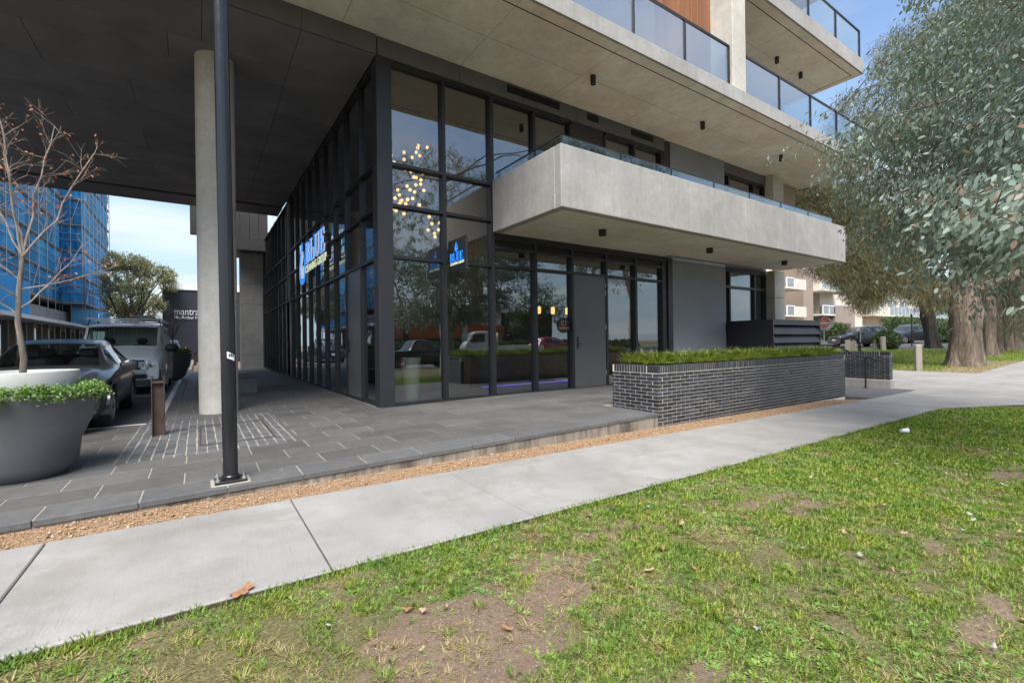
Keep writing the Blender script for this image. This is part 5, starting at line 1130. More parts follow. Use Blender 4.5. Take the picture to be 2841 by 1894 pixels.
# ------------------------------------------------------------------ silver-leaved gum overhanging the lawn on the right
EU = thing('gum_tree', 'silver leaved gum tree reaching in from the right over the lawn', 'tree', (9.4, -1.5, -.3)); EO = Vector((9.4, -1.5, -.3))
POLY = [(2535, 0), (2548, 57), (2497, 143), (2442, 223), (2379, 335), (2300, 446), (2287, 475), (2324, 529), (2395, 529), (2432, 603), (2465, 674), (2536, 724), (2494, 782), (2515, 812), (2565, 800), (2615, 761), (2685, 753), (2755, 773), (2780, 740), (2841, 773), (3050, 773), (3100, -200), (2535, -200)]
nb_ = 175; BX, BY = poly_pts([(x_+(45 if x_ < 2600 else 0), y_-(12 if y_ > 700 else 0)) for x_, y_ in POLY], nb_); ns = nb_*11; X = np.repeat(BX, 11); Y = np.repeat(BY, 11); dep = np.repeat(RNG.random(nb_) < .35, 11)*1.6+7.6-3.1*np.clip((X-2300)/560, 0, 1)*np.clip(.35+Y/700, .4, 1.15)+np.repeat(RNG.uniform(-.4, 1.4, nb_), 11); C1_ = at_np(X, Y, dep)+RNG.normal(0, 1, (ns, 3))*[.30, .30, .20]
n2 = 900; a = RNG.uniform(0, 6.28, n2); b = np.arccos(RNG.uniform(-.75, 1, n2)); rr_ = RNG.uniform(.55, 1, n2)**.5
C2_ = np.stack([9.4+4.0*rr_*np.sin(b)*np.cos(a), -1.8+3.4*rr_*np.sin(b)*np.sin(a), 6.6+3.4*rr_*np.cos(b)], 1)
rel = C2_; dd = rel[:, 0]*_f.x+rel[:, 1]*_f.y; uu = rel[:, 0]*_r.x+rel[:, 1]*_r.y; keep = ~((dd > .5) & (np.abs(uu) < dd*1.13)); C2_ = C2_[keep]
CC = np.concatenate([C1_, C2_])
tr = MB(); tk_ = [Vector((9.4, -1.5, -.45)), Vector((9.42, -1.46, 1)), Vector((9.35, -1.5, 2.4)), Vector((9.3, -1.35, 3.4)), Vector((9.35, -1.4, 5.0)), Vector((9.4, -1.5, 7.0)), Vector((9.5, -1.6, 8.6))]
tr.tube([p-EO for p in tk_], [.36, .30, .27, .24, .18, .11, .05], 14).build('trunk', M['bark_pale'], EU, smooth=True)
br = MB(); tw = MB(); spine = [Vector(p) for p in tk_[2:]]; mains = []
for i in np.linspace(0, len(CC)-1, 26).astype(int):
    q = Vector(CC[i]); p = min(spine, key=lambda s: (s-q).length+abs(s.z-(q.z-.8))*.8); mains += limb(br, p-EO, q-EO, .042, .010, .10, 8, 8, .05)
PV, DV, NV = [], [], []
for c in CC:
    q = Vector(c)-EO; p = nearest(mains, q); 
    if (p-q).length > .12: limb(tw, p, q, .007, .003, .05, 4, 4, .05)
    mains.append(q)
    out = (q-Vector((0, 0, 5.0))); out.z *= .4; out = out.normalized(); ax = (out+Vector((random.uniform(-.6, .6), random.uniform(-.6, .6), random.uniform(-.9, .15)))).normalized()
    nl = random.randint(18, 30); base = q-ax*.22
    for k in range(nl):
        t = k/nl; pp = base+ax*(.52*t)+Vector((random.gauss(0, .06), random.gauss(0, .06), random.gauss(0, .06))); PV.append(pp)
        d = ax*.5+Vector((random.gauss(0, .45), random.gauss(0, .45), random.gauss(-.75, .4))); DV.append(d); NV.append(out*.9+Vector((random.gauss(0, .35), random.gauss(0, .35), .7+random.gauss(0, .3))))
br.build('branches', M['bark_grey'], EU, smooth=True); tw.build('twigs', M['bark_grey'], EU)
PV, DV = np.array(PV), np.array(DV); n = len(PV)
tag(link('leaves', leaf_mesh('leaves', PV, DV, np.array(NV), RNG.uniform(.055, .10, n), RNG.uniform(.030, .052, n), 'ovate'), M['euc_leaf'], EU), kind='stuff')
# ------------------------------------------------------------------ she-oaks behind the driveway
def spray(C, nn_, L, wd, droop=.8, spread=.35):
    n = len(C); P = np.repeat(C, nn_, 0)+RNG.normal(0, spread*.5, (n*nn_, 3)); ax = unit(RNG.normal(size=(n, 3))*[1, 1, .3]+[0, 0, -.25]); ax = np.repeat(ax, nn_, 0)
    D = ax*.8+RNG.normal(0, .35, (n*nn_, 3))+[0, 0, -droop]; return P, D, RNG.normal(size=(n*nn_, 3)), RNG.uniform(.5, 1.3, n*nn_)*L, RNG.uniform(.7, 1.3, n*nn_)*wd
def root_flare(mb, base, rad, top, seed, bend=(0, 0)):
    rs = random.Random(seed); n = 28; H = [0, .12, .35, .8, 1.5, 2.1, 2.35, 2.6, 3.2, top]; sc = [1.55, 1.32, 1.14, 1.02, .96, 1.02, 1.07, .95, .88, .78]; ph = [rs.uniform(0, 6.28) for _ in range(4)]
    vs = []
    for h, s in zip(H, sc):
        for j in range(n):
            a = 2*math.pi*j/n; lob = 1+(.16*max(0, 1-h/1.3)+.035)*math.sin(5*a+ph[0])+.06*math.sin(3*a+ph[1]+h)+.03*math.sin(9*a+ph[2]+h*2); r = rad*s*lob
            vs.append((base[0]+bend[0]*h/top+r*math.cos(a), base[1]+bend[1]*h/top+r*math.sin(a), h-.05))
    mb.add(vs, [(i*n+j, i*n+(j+1) % n, (i+1)*n+(j+1) % n, (i+1)*n+j) for i in range(len(H)-1) for j in range(n)]); return mb
GZ = lambda x: float(path_z(x))-.06
def sheoak(label, loc, rad, top, seed, sprays, mat, bark_, bend=(0, 0), limbs=(), nn_=22, L=.34, wd=.018, group=None, nbr=14):
    t = thing('sheoak_tree', label, 'tree', loc, group=group); O = Vector(loc)
    root_flare(MB(), (0, 0), rad, top, seed, bend).build('trunk', M[bark_], t, smooth=True)
    b = MB(); tp = Vector((bend[0], bend[1], top-.15)); mains = [tp, tp+Vector((0, 0, 1.2))]; b.tube([tp, tp+Vector((.1, .1, 1.8)), tp+Vector((.2, .0, 4.2))], [rad*.75, rad*.5, rad*.2], 10)
    mains += [tp+Vector((.1, .1, 1.8)), tp+Vector((.2, 0, 4.2))]
    for p, q, r0 in limbs: mains += limb(b, p, q, r0, r0*.5, .06, 10, 6, .03)
    if len(sprays):
        for i in np.linspace(0, len(sprays)-1, nbr).astype(int):
            q = Vector(sprays[i])-O; mains += limb(b, nearest(mains[:4], q), q, rad*.20, .02, .05, 7, 7, .06)
        for i in range(0, len(sprays), 4):
            q = Vector(sprays[i])-O; p = nearest(mains, q); 
            if (p-q).length < 4: limb(b, p, q, .022, .006, .03, 4, 3, .05)
        P, D, Nn, Ls, Ws = spray(np.asarray(sprays)-np.array(loc), nn_, L, wd)
        tag(link('foliage', leaf_mesh('foliage', P, D, Nn, Ls, Ws, 'needle'), M[mat], t), kind='stuff')
    b.build('branches', M[bark_], t, smooth=True); return t
U_ = [(2290, 330), (2330, 270), (2400, 250), (2440, 110), (2520, 60), (2600, 20), (2700, 0), (2900, -60), (2900, 700), (2500, 700), (2430, 560), (2330, 500), (2120, 560), (2180, 520), (2300, 440)]
M_ = [(2110, 560), (2230, 510), (2420, 520), (2560, 740), (2640, 800), (2640, 870), (2540, 838), (2490, 812), (2440, 835), (2420, 858), (2370, 855), (2330, 800), (2280, 762), (2215, 745), (2340, 728), (2349, 640), (2150, 590)]
R_ = [(2660, 760), (2900, 690), (2900, 965), (2830, 945), (2780, 935), (2720, 900), (2700, 840)]
X, Y = poly_pts(U_, 2300); su = at_np(X, Y, RNG.uniform(19, 25, 2300)); X, Y = poly_pts(M_, 2700); sm_ = at_np(X, Y, RNG.uniform(18.5, 24, 2700)); X, Y = poly_pts(R_, 850); sr_ = at_np(X, Y, RNG.uniform(24, 31, 850))
b0 = at(2678, 1020, 19.3); b0.z = GZ(b0.x)
sheoak('big swollen trunked she-oak standing on the corner of the driveway lawn', tuple(b0), .50, 5.2, 3, np.concatenate([sm_[::2], su[::2]]), 'oak_needle', 'bark_oak', limbs=[((.35, -.2, 3.1), (2.6, -2.2, 4.0), .20)])
b1 = at(2590, 966, 33); b1.z = GZ(b1.x)
sheoak('dark leaning tree trunk between the big she-oak and the parked cars', tuple(b1), .38, 5.5, 5, np.concatenate([sm_[1::2], su[1::2]]), 'oak_needle', 'bark_dark', bend=(-.9, .5), nn_=22)
for i, (px, py, dp, rad) in enumerate(((2740, 1003, 24.5, .34), (2768, 999, 26.5, .20), (2793, 996, 28, .26), (2813, 994, 29, .22), (2838, 988, 34, .36))):
    b = at(px, py, dp); b.z = GZ(b.x)
    sheoak(['first', 'second', 'third', 'fourth', 'farthest'][i]+' she-oak in the row receding behind the big trunk', tuple(b), rad, 5.0, 10+i, sr_[i::5], 'dark_needle', 'bark_oak', nn_=18, group='row of she-oaks', nbr=5)
# ------------------------------------------------------------------ generic leafy crowns
def gum(name, label, base, blobs, nleaf, mat, bark_, rad, fork, L=.16, wd=.05, clump=.5, shape='lance', group=None, cat='tree', leafz=-.5):
    t = thing(name, label, cat, base, group=group); O = Vector(base); P = []; vol = np.array([r[0]*r[1]*r[2] for c, r in blobs])**.67; vol /= vol.sum(); cl = []
    for (c, r), v in zip(blobs, vol):
        k = max(3, int(v*nleaf/45)); u = unit(RNG.normal(size=(k, 3)))*(RNG.random((k, 1))**.4); cc = np.array(c)+u*np.array(r); cl.append(cc)
    cl = np.concatenate(cl)-np.array(base); P = np.repeat(cl, 45, 0)+RNG.normal(0, clump*.42, (len(cl)*45, 3)); n = len(P)
    D = RNG.normal(size=(n, 3))+[0, 0, leafz]
    b = MB(); b.tube([(0, 0, -.1), (.05, 0, fork*.5), (0, .05, fork)], [rad, rad*.85, rad*.7], 12); b.build('trunk', M[bark_], t, smooth=True)
    b = MB(); mains = [Vector((0, 0, fork))]
    for c, r in blobs: mains += limb(b, (0, .02, fork-.05), Vector(c)-O, rad*.55, rad*.14, .06, 8, 7, .05)
    for q in cl[::2]: limb(b, nearest(mains, q), q, rad*.09, .008, .04, 4, 3, .06)
    b.build('branches', M[bark_], t, smooth=True)
    tag(link('leaves', leaf_mesh('leaves', P, D, RNG.normal(size=(n, 3)), RNG.uniform(.6, 1.3, n)*L, RNG.uniform(.6, 1.3, n)*wd, shape), M[mat], t), kind='stuff'); return t
def blob(px, py, d, r): return (tuple(at(px, py, d)), r)
gum('gum_tree', 'tall olive gum tree rising behind the van against the sky', (-4.7, 52, -.2), [blob(345, 730, 41, (1.6, 1.6, 1.0)), blob(395, 745, 41, (1.2, 1.4, 1.1)), blob(320, 790, 42, (1.2, 1.4, 1.5)), blob(385, 800, 40, (1.3, 1.3, 1.0)), blob(455, 765, 41, (.9, 1.2, .8)), blob(470, 790, 41, (.6, 1, .5)), blob(330, 850, 40, (1.3, 1.4, 1.2)), blob(420, 845, 40, (1.2, 1.3, 1.0)), blob(365, 870, 41, (1.2, 1.2, .8))], 17000, 'gum_far', 'bark_pale', .22, 3.2, .2, .085, .36)
# background trees right, above and behind the far apartments
gum('gum_tree', 'grey green gum crown behind the far apartment balconies', (60, 34, .8), [((60, 34, 8), (4, 4, 3.5)), ((64, 32, 10), (4, 4, 3)), ((70, 30, 8), (4, 4, 4))], 6000, 'hedge_leaf', 'bark_grey', .35, 4.5, .3, .12, .9)
# trees across the road behind the camera, mirrored in the shopfront
gum('gum_tree', 'left tall pale trunked gum across the road mirrored beside the entrance door', (36, -20, 0), [((35, -20, 10), (3, 3, 2.5)), ((38, -21, 13), (3.4, 3, 3)), ((33, -21, 14), (3, 3, 3))], 6000, 'gum_leaf', 'bark_pale', .4, 5.5, .26, .1, .8, group='gums across the road')
gum('gum_tree', 'right tall pale trunked gum across the road mirrored beside the entrance door', (45, -22, .2), [((44, -22, 10), (3.5, 3, 3)), ((47, -22, 14), (4, 3, 3)), ((42, -23, 15), (3, 3, 3))], 6000, 'gum_leaf', 'bark_pale', .45, 6, .26, .1, .8, group='gums across the road')
gum('gum_tree', 'dark gum across the road mirrored in the left corner panes', (16, -24, -.2), [((15, -24, 7), (3.5, 3, 3)), ((19, -24, 8), (3, 3, 2.5)), ((12, -25, 9), (3, 3, 3))], 6000, 'hedge_leaf', 'bark_dark', .35, 3.5, .26, .1, .8)
gum('gum_tree', 'bushy dark tree across the road beside the black reflected building', (31, -24, 0), [((30, -24, 4), (3.2, 2, 2.2)), ((33, -24, 5), (3, 2, 2.6))], 6000, 'hedge_leaf', 'bark_dark', .3, 2.0, .24, .1, .8)
# hedges and shrubs
def shrub(name, label, c, r, n, mat, cat='shrub', L=.07, wd=.045):
    t = thing(name, label, cat, (c[0], c[1], c[2]-r[2]))
    u = unit(RNG.normal(size=(n, 3))); u = u*(RNG.random((n, 1))**.25)*np.array(r) if r[0] < 2 else RNG.uniform(-1, 1, (n, 3))*np.array(r)
    tag(link('foliage', leaf_mesh('foliage', u+[0, 0, r[2]], RNG.normal(size=(n, 3))+[0, 0, .3], RNG.normal(size=(n, 3)), RNG.uniform(.6, 1.4, n)*L, RNG.uniform(.6, 1.4, n)*wd, 'lance'), M[mat], t), kind='stuff')
    b = MB()
    for k in range(10): limb(b, (random.uniform(-.3, .3)*r[0], random.uniform(-.3, .3)*r[1], -.05), (random.uniform(-.7, .7)*r[0], random.uniform(-.7, .7)*r[1], r[2]*1.3), .03, .008)
    tag(b.build('stems', M['bark_grey'], t), kind='stuff'); return t
q = at(2460, 946, 33); shrub('shrub', 'dark round shrub growing in front of the two parked cars', (q.x, q.y, q.z), (.95, .8, .75), 4500, 'hedge_leaf', L=.12, wd=.08)
q = at(2318, 925, 40); shrub('hedge', 'low clipped hedge left of the parked cars', (q.x, q.y, q.z), (1.6, 1.0, .9), 5000, 'hedge_leaf', 'hedge', .14, .1)
q = at(2530, 908, 52); shrub('hedge', 'long clipped hedge on the wall behind the parked cars', (q.x+2, q.y, q.z), (8.5, 1.0, 1.0), 14000, 'hedge_leaf', 'hedge', .16, .11)
q = at(2630, 935, 40); shrub('shrub', 'dark shrub between the leaning trunk and the big she-oak', (q.x, q.y, q.z), (1.0, 1.0, 1.3), 4000, 'hedge_leaf', L=.14, wd=.09)
q = at(2230, 553, 24.5); shrub('balcony_shrub', 'dark leafy shrub above the far end of the low balcony', (17.7, 7.9, 5.15), (.85, .6, .75), 2500, 'gum_leaf', L=.09, wd=.03)
# ------------------------------------------------------------------ small bare trees
def twigs(mb, tips, p, d, L, r, depth, spread, rs):
    q = p+d*L; mid = p.lerp(q, .5)+Vector((rs.gauss(0, .04), rs.gauss(0, .04), rs.gauss(0, .04)))*L; mb.tube([p, mid, q], [r, r*.85, r*.7], 6 if r > .008 else 4, False); tips.append((q, d))
    if depth == 0: return
    nk = 2 if rs.random() < .65 else 3
    for k in range(nk):
        nd = (d+Vector((rs.gauss(0, spread), rs.gauss(0, spread), rs.gauss(.12, spread*.7)))).normalized(); twigs(mb, tips, q if k else p.lerp(q, rs.uniform(.6, 1)), nd, L*rs.uniform(.6, .85), r*.62, depth-1, spread, rs)
TT = thing('small_tree', 'slender bare tree with a few red leaves growing from the white tub', 'tree', (-1.51, 6.75, .90)); rs = random.Random(5)
t = MB(); t.tube([(0.0, 0, -.12), (.02, 0, .2), (-.02, 0, .55), (-.01, 0, .9), (.02, 0, 1.24)], [.030, .027, .024, .021, .019], 12); t.build('trunk', M['bark_grey'], TT, smooth=True)
b = MB(); tips = []; top = Vector((.02, 0, 1.24))
for dst, r in (((-.14, .05, 2.62), .011), ((-.08, -.1, 2.2), .009), ((.28, -.05, 2.62), .011), ((.58, .02, 2.42), .011), ((-.45, .1, 2.3), .009)):
    pts = limb(b, top, dst, r, r*.45, -.06 if dst[0] > .3 else .03, 7, 7, .03)
    for k in range(2, 8):
        for _ in range(3):
            dv = ((pts[k]-pts[k-1]).normalized()*.6+Vector((rs.gauss(0, .6), rs.gauss(0, .6), rs.gauss(.05, .35)))).normalized(); twigs(b, tips, pts[k].copy(), dv, rs.uniform(.09, .18), .0026, 2, .5, rs)
for z, dst in ((.62, (-.42, .05, 1.1)), (.7, (.45, .0, 1.35)), (.80, (-.3, -.2, 1.15)), (.9, (.62, .1, 1.15)), (1.0, (-.55, .0, 1.6))):
    pts = limb(b, (-.01, 0, z), dst, .009, .004, -.03, 6, 6, .04)
    for k in range(2, 7):
        for _ in range(2): twigs(b, tips, pts[k].copy(), ((pts[k]-pts[k-1]).normalized()*.6+Vector((rs.gauss(0, .5), rs.gauss(0, .5), rs.gauss(.1, .3)))).normalized(), rs.uniform(.08, .16), .0024, 2, .5, rs)
b.build('branches', M['bark_twig'], TT, smooth=True)
sel = [tips[i] for i in rs.sample(range(len(tips)), min(330, len(tips)))]; P = np.array([q for q, d in sel])+RNG.normal(0, .012, (len(sel), 3)); D = RNG.normal(size=(len(sel), 3))+[0, 0, -.6]
tag(link('leaves', leaf_mesh('leaves', P, D, RNG.normal(size=(len(sel), 3)), RNG.uniform(.022, .045, len(sel)), RNG.uniform(.012, .022, len(sel)), 'lance'), M['red_leaf'], TT), kind='stuff')
for nm, lab, base, h, r, seed, mat, dp in (('bare_tree', 'dark leafless street tree spreading behind the van roof', (-2.5, 26.5, -.1), 2.2, .06, 3, 'bark_dark', 6), ('bare_tree', 'reddish brown twiggy tree in the second bowl planter', (-.86, 22.4, .83), .8, .03, 8, 'bark_oak', 7)):
    t = thing(nm, lab, 'tree', base, group='leafless street trees'); rs = random.Random(seed); b = MB(); tips = []
    b.tube([(0, 0, -.05), (.02, .02, h*.5), (0, 0, h)], [r, r*.9, r*.8], 9); b.build('trunk', M[mat], t, smooth=True); b = MB()
    for k in range(5 if dp == 6 else 6):
        a = k*6.28/(5 if dp == 6 else 6)+.4; twigs(b, tips, Vector((0, 0, h*rs.uniform(.75, 1))), Vector((math.cos(a)*.55, math.sin(a)*.55, 1)).normalized(), .95 if dp == 6 else .38, r*.5, dp-1, .30 if dp == 6 else .42, rs)
    b.build('branches', M[mat], t)
# ------------------------------------------------------------------ trailing plant in the bowl
tp_ = thing('trailing_plant', 'bright green trailing plant spilling over the rim of the dark bowl', 'plant', (-1.50, 6.72, .73)); P, D = [], []; rs = random.Random(2); stems = MB()
for k in range(130):
    a = rs.uniform(0, 6.28); a = a if rs.random() < .4 else rs.uniform(-2.6, .5); r0 = rs.uniform(.44, .54); p = Vector((r0*math.cos(a), r0*math.sin(a), .02)); dv = Vector((math.cos(a)*.5, math.sin(a)*.5, rs.uniform(.3, 1.0))); L = rs.uniform(.07, .2); L *= 1.6 if (-2.0 < a < -1.75) else 1; pts = [p.copy()]
    for s in range(9):
        p = p+dv.normalized()*L/9; dv.z -= .22; rad_ = math.hypot(p.x, p.y)
        if .47 < rad_ < .60 and p.z < .01: p.x *= .61/rad_; p.y *= .61/rad_
        pts.append(p.copy())
        for _ in range(7): P.append(p+Vector((rs.gauss(0, .022), rs.gauss(0, .022), rs.gauss(.01, .02)))); D.append(Vector((rs.gauss(0, 1), rs.gauss(0, 1), rs.gauss(.3, .6))))
    stems.tube(pts, .0025, 4)
stems.build('stems', M['hedge_leaf'], tp_); P, D = np.array(P), np.array(D); n = len(P)
tag(link('leaves', leaf_mesh('leaves', P, D, RNG.normal(size=(n, 3))+[0, -.3, 1.2], RNG.uniform(.018, .036, n), RNG.uniform(.011, .02, n), 'lance'), M['pot_leaf'], tp_), kind='stuff')
k = RNG.choice(n, 60); tag(link('flowers', leaf_mesh('flowers', P[k]+RNG.normal(0, .01, (60, 3)), RNG.normal(size=(60, 3)), RNG.normal(size=(60, 3)), .02, .018, 'ovate'), M['flower_blue'], tp_), kind='stuff')
tf = thing('grass_tuft', 'green strappy tuft growing in the second bowl planter', 'plant', (-.86, 22.4, .84)); n = 700; th = RNG.uniform(0, 6.28, n); el = RNG.uniform(.5, 1.5, n); rr_ = RNG.uniform(0, .45, n)
tag(link('leaves', strap_mesh('leaves', np.stack([rr_*np.cos(th), rr_*np.sin(th), 0*th], 1), np.stack([np.cos(th)*np.cos(el), np.sin(th)*np.cos(el), np.sin(el)], 1), np.stack([-np.cos(th)*np.sin(el), -np.sin(th)*np.sin(el), np.cos(el)], 1), RNG.uniform(.25, .45, n), .012), M['strap'], tf), kind='stuff')
# ------------------------------------------------------------------ scaffolded block across the street on the left
def netmat():
    t = NT('net_blue'); v = t.world(); oi = t.n('ShaderNodeObjectInfo').outputs['Random']
    c = t.mix(t.noise(v, 1.4, 5, .6), (.03, .36, .80), (.10, .58, 1.0)); c = t.mix(1.0, c, t.ramp(oi, [(0, .65), (1, 1.3)]), 'MULTIPLY')
    b = t.bsdf(c, .7); tl = t.n('ShaderNodeBsdfTranslucent', {0: c}).outputs[0]; M['net_blue'] = t.done(t.n('ShaderNodeMixShader', {0: .3, 1: b, 2: tl}).outputs[0])
netmat(); simple('shop_dark', (.07, .06, .05), .5, var=.3, scale=1.5); simple('scaf_dark', (.05, .055, .06), .8)
SB = thing('scaffolded_building', 'multi storey block wrapped in blue scaffold netting across the street', 'building', (-10, 26, 0)); SO = Vector((-10, 26, 0))
def sp(mb, nm, mt, **k):
    o = mb.build(nm, M[mt], SB, **k); o.location = -SO; return o
X1, X2, Y2, Y3 = -9.95, -8.45, 55.2, 69.0; Z0 = 5.05; LF = 2.28
sp(MB().box(-22, X1-1.0, 22, 75, 3.3, 24), 'wall', 'scaf_dark'); sp(MB().box(X1-1.0, X2-.9, Y2+1.2, Y3-.5, 3.3, 24), 'wall', 'scaf_dark')
sp(MB().box(-22, -10.6, 20, 75, -.2, 3.2), 'shop_wall', 'shop_dark')
for k in range(13): sp(MB().box(-10.62, -10.55, 21+k*4.0, 24.4+k*4.0, .3, 2.7), 'shop_window', 'glass'); sp(MB().box(-10.5, -10.2, 20.5+k*4.0, 20.8+k*4.0, -.1, 3.05), 'shop_pillar', 'interior_wall')
sp(MB().cbox(-11, -9.0, 18, 74, 3.06, 3.32, .02), 'awning', 'white_paint'); sp(MB().cbox(-11, -9.7, 30, 74, 3.33, 4.3, .02), 'upstand', 'conc_wall')
def netting(p, q, z0, z1, seed, nm='netting_panel'):
    rs = random.Random(seed); m = MB(); nx, nz = 7, 7; p, q = Vector(p), Vector(q); nrm = (q-p).cross(Vector((0, 0, 1))).normalized(); ph = [rs.uniform(0, 6.28) for _ in range(4)]
    for j in range(nz+1):
        for i in range(nx+1):
            u, v = i/nx, j/nz; off = .07*math.sin(3.1*u*3+ph[0])*math.sin(math.pi*u)+.05*math.sin(7*v+4*u+ph[1])*math.sin(math.pi*u)+.10*math.sin(math.pi*u)*math.sin(math.pi*v)
            a = p.lerp(q, u)+nrm*off; m.v.append((a.x, a.y, z0+(z1-z0)*v))
    m.f = [(j*(nx+1)+i, j*(nx+1)+i+1, (j+1)*(nx+1)+i+1, (j+1)*(nx+1)+i) for j in range(nz) for i in range(nx)]; return sp(m, nm, 'net_blue', smooth=True, angle=None)
def face(p, q, nb, nl):
    p, q = Vector(p), Vector(q); nrm = (q-p).cross(Vector((0, 0, 1))).normalized(); o_ = nrm*.16
    for i in range(nb+1):
        a = p.lerp(q, i/nb)+o_; sp(MB().tube([(a.x, a.y, 3.33), (a.x, a.y, Z0+nl*LF)], .034, 6), 'standard', 'galv')
    for l in range(nl+1):
        z = Z0+l*LF; a, b = p+o_, q+o_
        for dz in (0, .95, 1.5): sp(MB().tube([(a.x, a.y, z+dz), (b.x, b.y, z+dz)], .028, 6), 'ledger', 'galv')
        a, b = p-nrm*.45, q-nrm*.45; sp(MB().bar((a.x, a.y, z-.06), (b.x, b.y, z-.06), 1.1, .06), 'platform', 'conc_wall'); a, b = p+nrm*.1, q+nrm*.1; sp(MB().bar((a.x, a.y, z), (b.x, b.y, z), .03, .2), 'toe_board', 'interior_wall')
        for i in range(nb):
            if l < nl: netting(p.lerp(q, i/nb), p.lerp(q, (i+1)/nb), z+.05, z+LF-.08, l*100+i*7+int(p.y))
            if (i+l) % 4 == 0: a, b = p.lerp(q, i/nb)+o_*1.5, p.lerp(q, min(1, (i+.8)/nb))+o_*1.5; sp(MB().tube([(a.x, a.y, z), (b.x, b.y, z+LF)], .028, 6), 'brace', 'galv')
face((X1, 27, 0), (X1, Y2, 0), 12, 8); face((X1, Y2, 0), (X2, Y2, 0), 2, 8); face((X2, Y2, 0), (X2, Y3, 0), 7, 8)
netting((-9.4, 34, 0), (-9.4, 44, 0), 3.35, 5.6, 5, 'tarpaulin'); netting((-9.3, 56, 0), (-8.35, 62, 0), 3.35, 5.0, 6, 'tarpaulin'); netting((-8.35, 62.2, 0), (-8.3, 69, 0), 3.3, 4.9, 7, 'tarpaulin')
# ------------------------------------------------------------------ dark hotel wall with lettering
HB = thing('hotel_building', 'dark slab walled hotel building with white lettering behind the column', 'building', (-2.70, 52, -.2))
simple('hotel_dark', (.028, .031, .042), .6, var=.1, scale=.6)
MB().box(0, 12, 0, 8, 0, 6.5).build('wall', M['hotel_dark'], HB); MB().box(-.1, 12.1, -.1, 8.1, 6.5, 6.62).build('parapet_cap', M['white_paint'], HB); MB().box(.6, 12, .4, 8, 6.62, 7.2).build('roof_screen', M['white_paint'], HB)
for s, sz, x, z, sx in (('mantra', .92, .85, 4.50, .72), ('MacArthur Hotel', .42, .86, 3.98, .80)):
    tm = text_mesh(s, sz, .06, 'LEFT', .0 if sz > .6 else .004, sx); tm.transform(Matrix(((1, 0, 0, x), (0, 0, -1, -.04), (0, 1, 0, z), (0, 0, 0, 1)))); link('lettering', tm, M['sign_white'], HB)
# ------------------------------------------------------------------ apartments on the far right
AP = thing('far_apartment_building', 'cream and brown apartment block with glass balconies beyond the parked cars', 'building', (49, 24, .5)); AO = Vector((49, 24, .5)); KA = 1.143
simple('ap_cream', (.62, .58, .50), .8, var=.08, scale=.7); simple('ap_brown', (.31, .245, .20), .8, var=.1, scale=.7); simple('ap_shadow', (.10, .08, .065), .8); simple('ap_grey', (.42, .43, .45), .8)
def ap(x0, x1, y0, y1, z0, z1, nm, mt, parent=None):
    f = lambda z: 1.2+(z-1.2)*KA
    o = MB().box(x0*KA, x1*KA, y0, y1, f(z0), f(z1)).build(nm, M[mt], parent or AP)
    if parent is None: o.location = -AO
    return o
ap(42.3, 47.5, 26.2, 34, -1, 12, 'wall', 'ap_brown'); ap(36, 42.3, 24.3, 34, -1, 12, 'wall', 'ap_cream'); ap(47.5, 49.5, 24, 34, -1, 12, 'wall', 'ap_brown'); ap(49.5, 52.2, 26.4, 34, -1, 12, 'wall', 'ap_shadow'); ap(52.2, 62.7, 24.6, 34, -1, 8.4, 'wall', 'ap_cream'); ap(62.7, 84, 25.6, 34, -1, 8.0, 'wall', 'ap_cream')
ap(52.1, 56.7, 23.0, 24.5, -.5, 4.33, 'porch', 'ap_brown'); ap(54.0, 55.6, 22.97, 22.99, .2, 2.6, 'doorway', 'ap_shadow')
for x0, x1, zs in ((42.6, 46.1, 5.52), (42.6, 46.1, 3.05), (49.5, 55.2, 5.66), (49.5, 52.1, 3.3)):
    b = ap(x0, x1, 23.0, 26, zs, zs+.16, 'balcony', 'ap_cream')
    if x0 < 45: ap(x0+1.4, x1, 23.0, 23.2, zs+.16, zs+.95, 'parapet', 'ap_cream', b)
    a = x0 if x0 < 45 else x0; e = x0+1.38 if x0 < 45 else x1
    ap(a+.02, e-.02, 23.05, 23.08, zs+.18, zs+.9, 'pane', 'glass_rail', b); ap(a, e, 23.0, 23.1, zs+.92, zs+1.0, 'rail', 'white_gloss', b)
    k = a
    while k < e: ap(k, k+.07, 23.02, 23.12, zs+.16, zs+.93, 'post', 'white_gloss', b); k += 1.3
b = ap(62.8, 80.7, 23.4, 26, 3.55, 3.72, 'balcony', 'ap_cream'); ap(62.8, 67.8, 23.4, 23.6, 3.72, 4.65, 'parapet', 'ap_cream', b)
for k in range(10): ap(67.9+k*1.28, 69.1+k*1.28, 23.44, 23.47, 3.74, 4.7, 'pane', 'glass_frost', b); ap(69.1+k*1.28, 69.18+k*1.28, 23.42, 23.5, 3.72, 4.76, 'post', 'white_gloss', b)
for k in range(4): w_ = ap(65+k*4.2, 67.6+k*4.2, 25.5, 25.59, 3.8, 5.9, 'window', 'glass'); ap(66.2+k*4.2, 66.3+k*4.2, 25.45, 25.49, 3.8, 5.9, 'frame', 'white_gloss', w_)
ap(60.8, 61.4, 24.53, 24.58, 4.6, 5.4, 'window', 'glass'); ap(57, 84, 19.5, 20.0, -.2, 2.0, 'garden_wall', 'ap_cream')
AG = thing('grey_building', 'pale grey block with dark windows glimpsed between the tree trunks', 'building', (86, 30, 1)); MB().box(0, 30, 0, 10, -1, 14).build('wall', M['ap_grey'], AG)
for j in range(4):
    for k in range(8): w_ = MB().box(1+k*3.4, 3.2+k*3.4, -.05, -.01, 1.2+j*3, 3.0+j*3).build('window', M['glass'], AG)
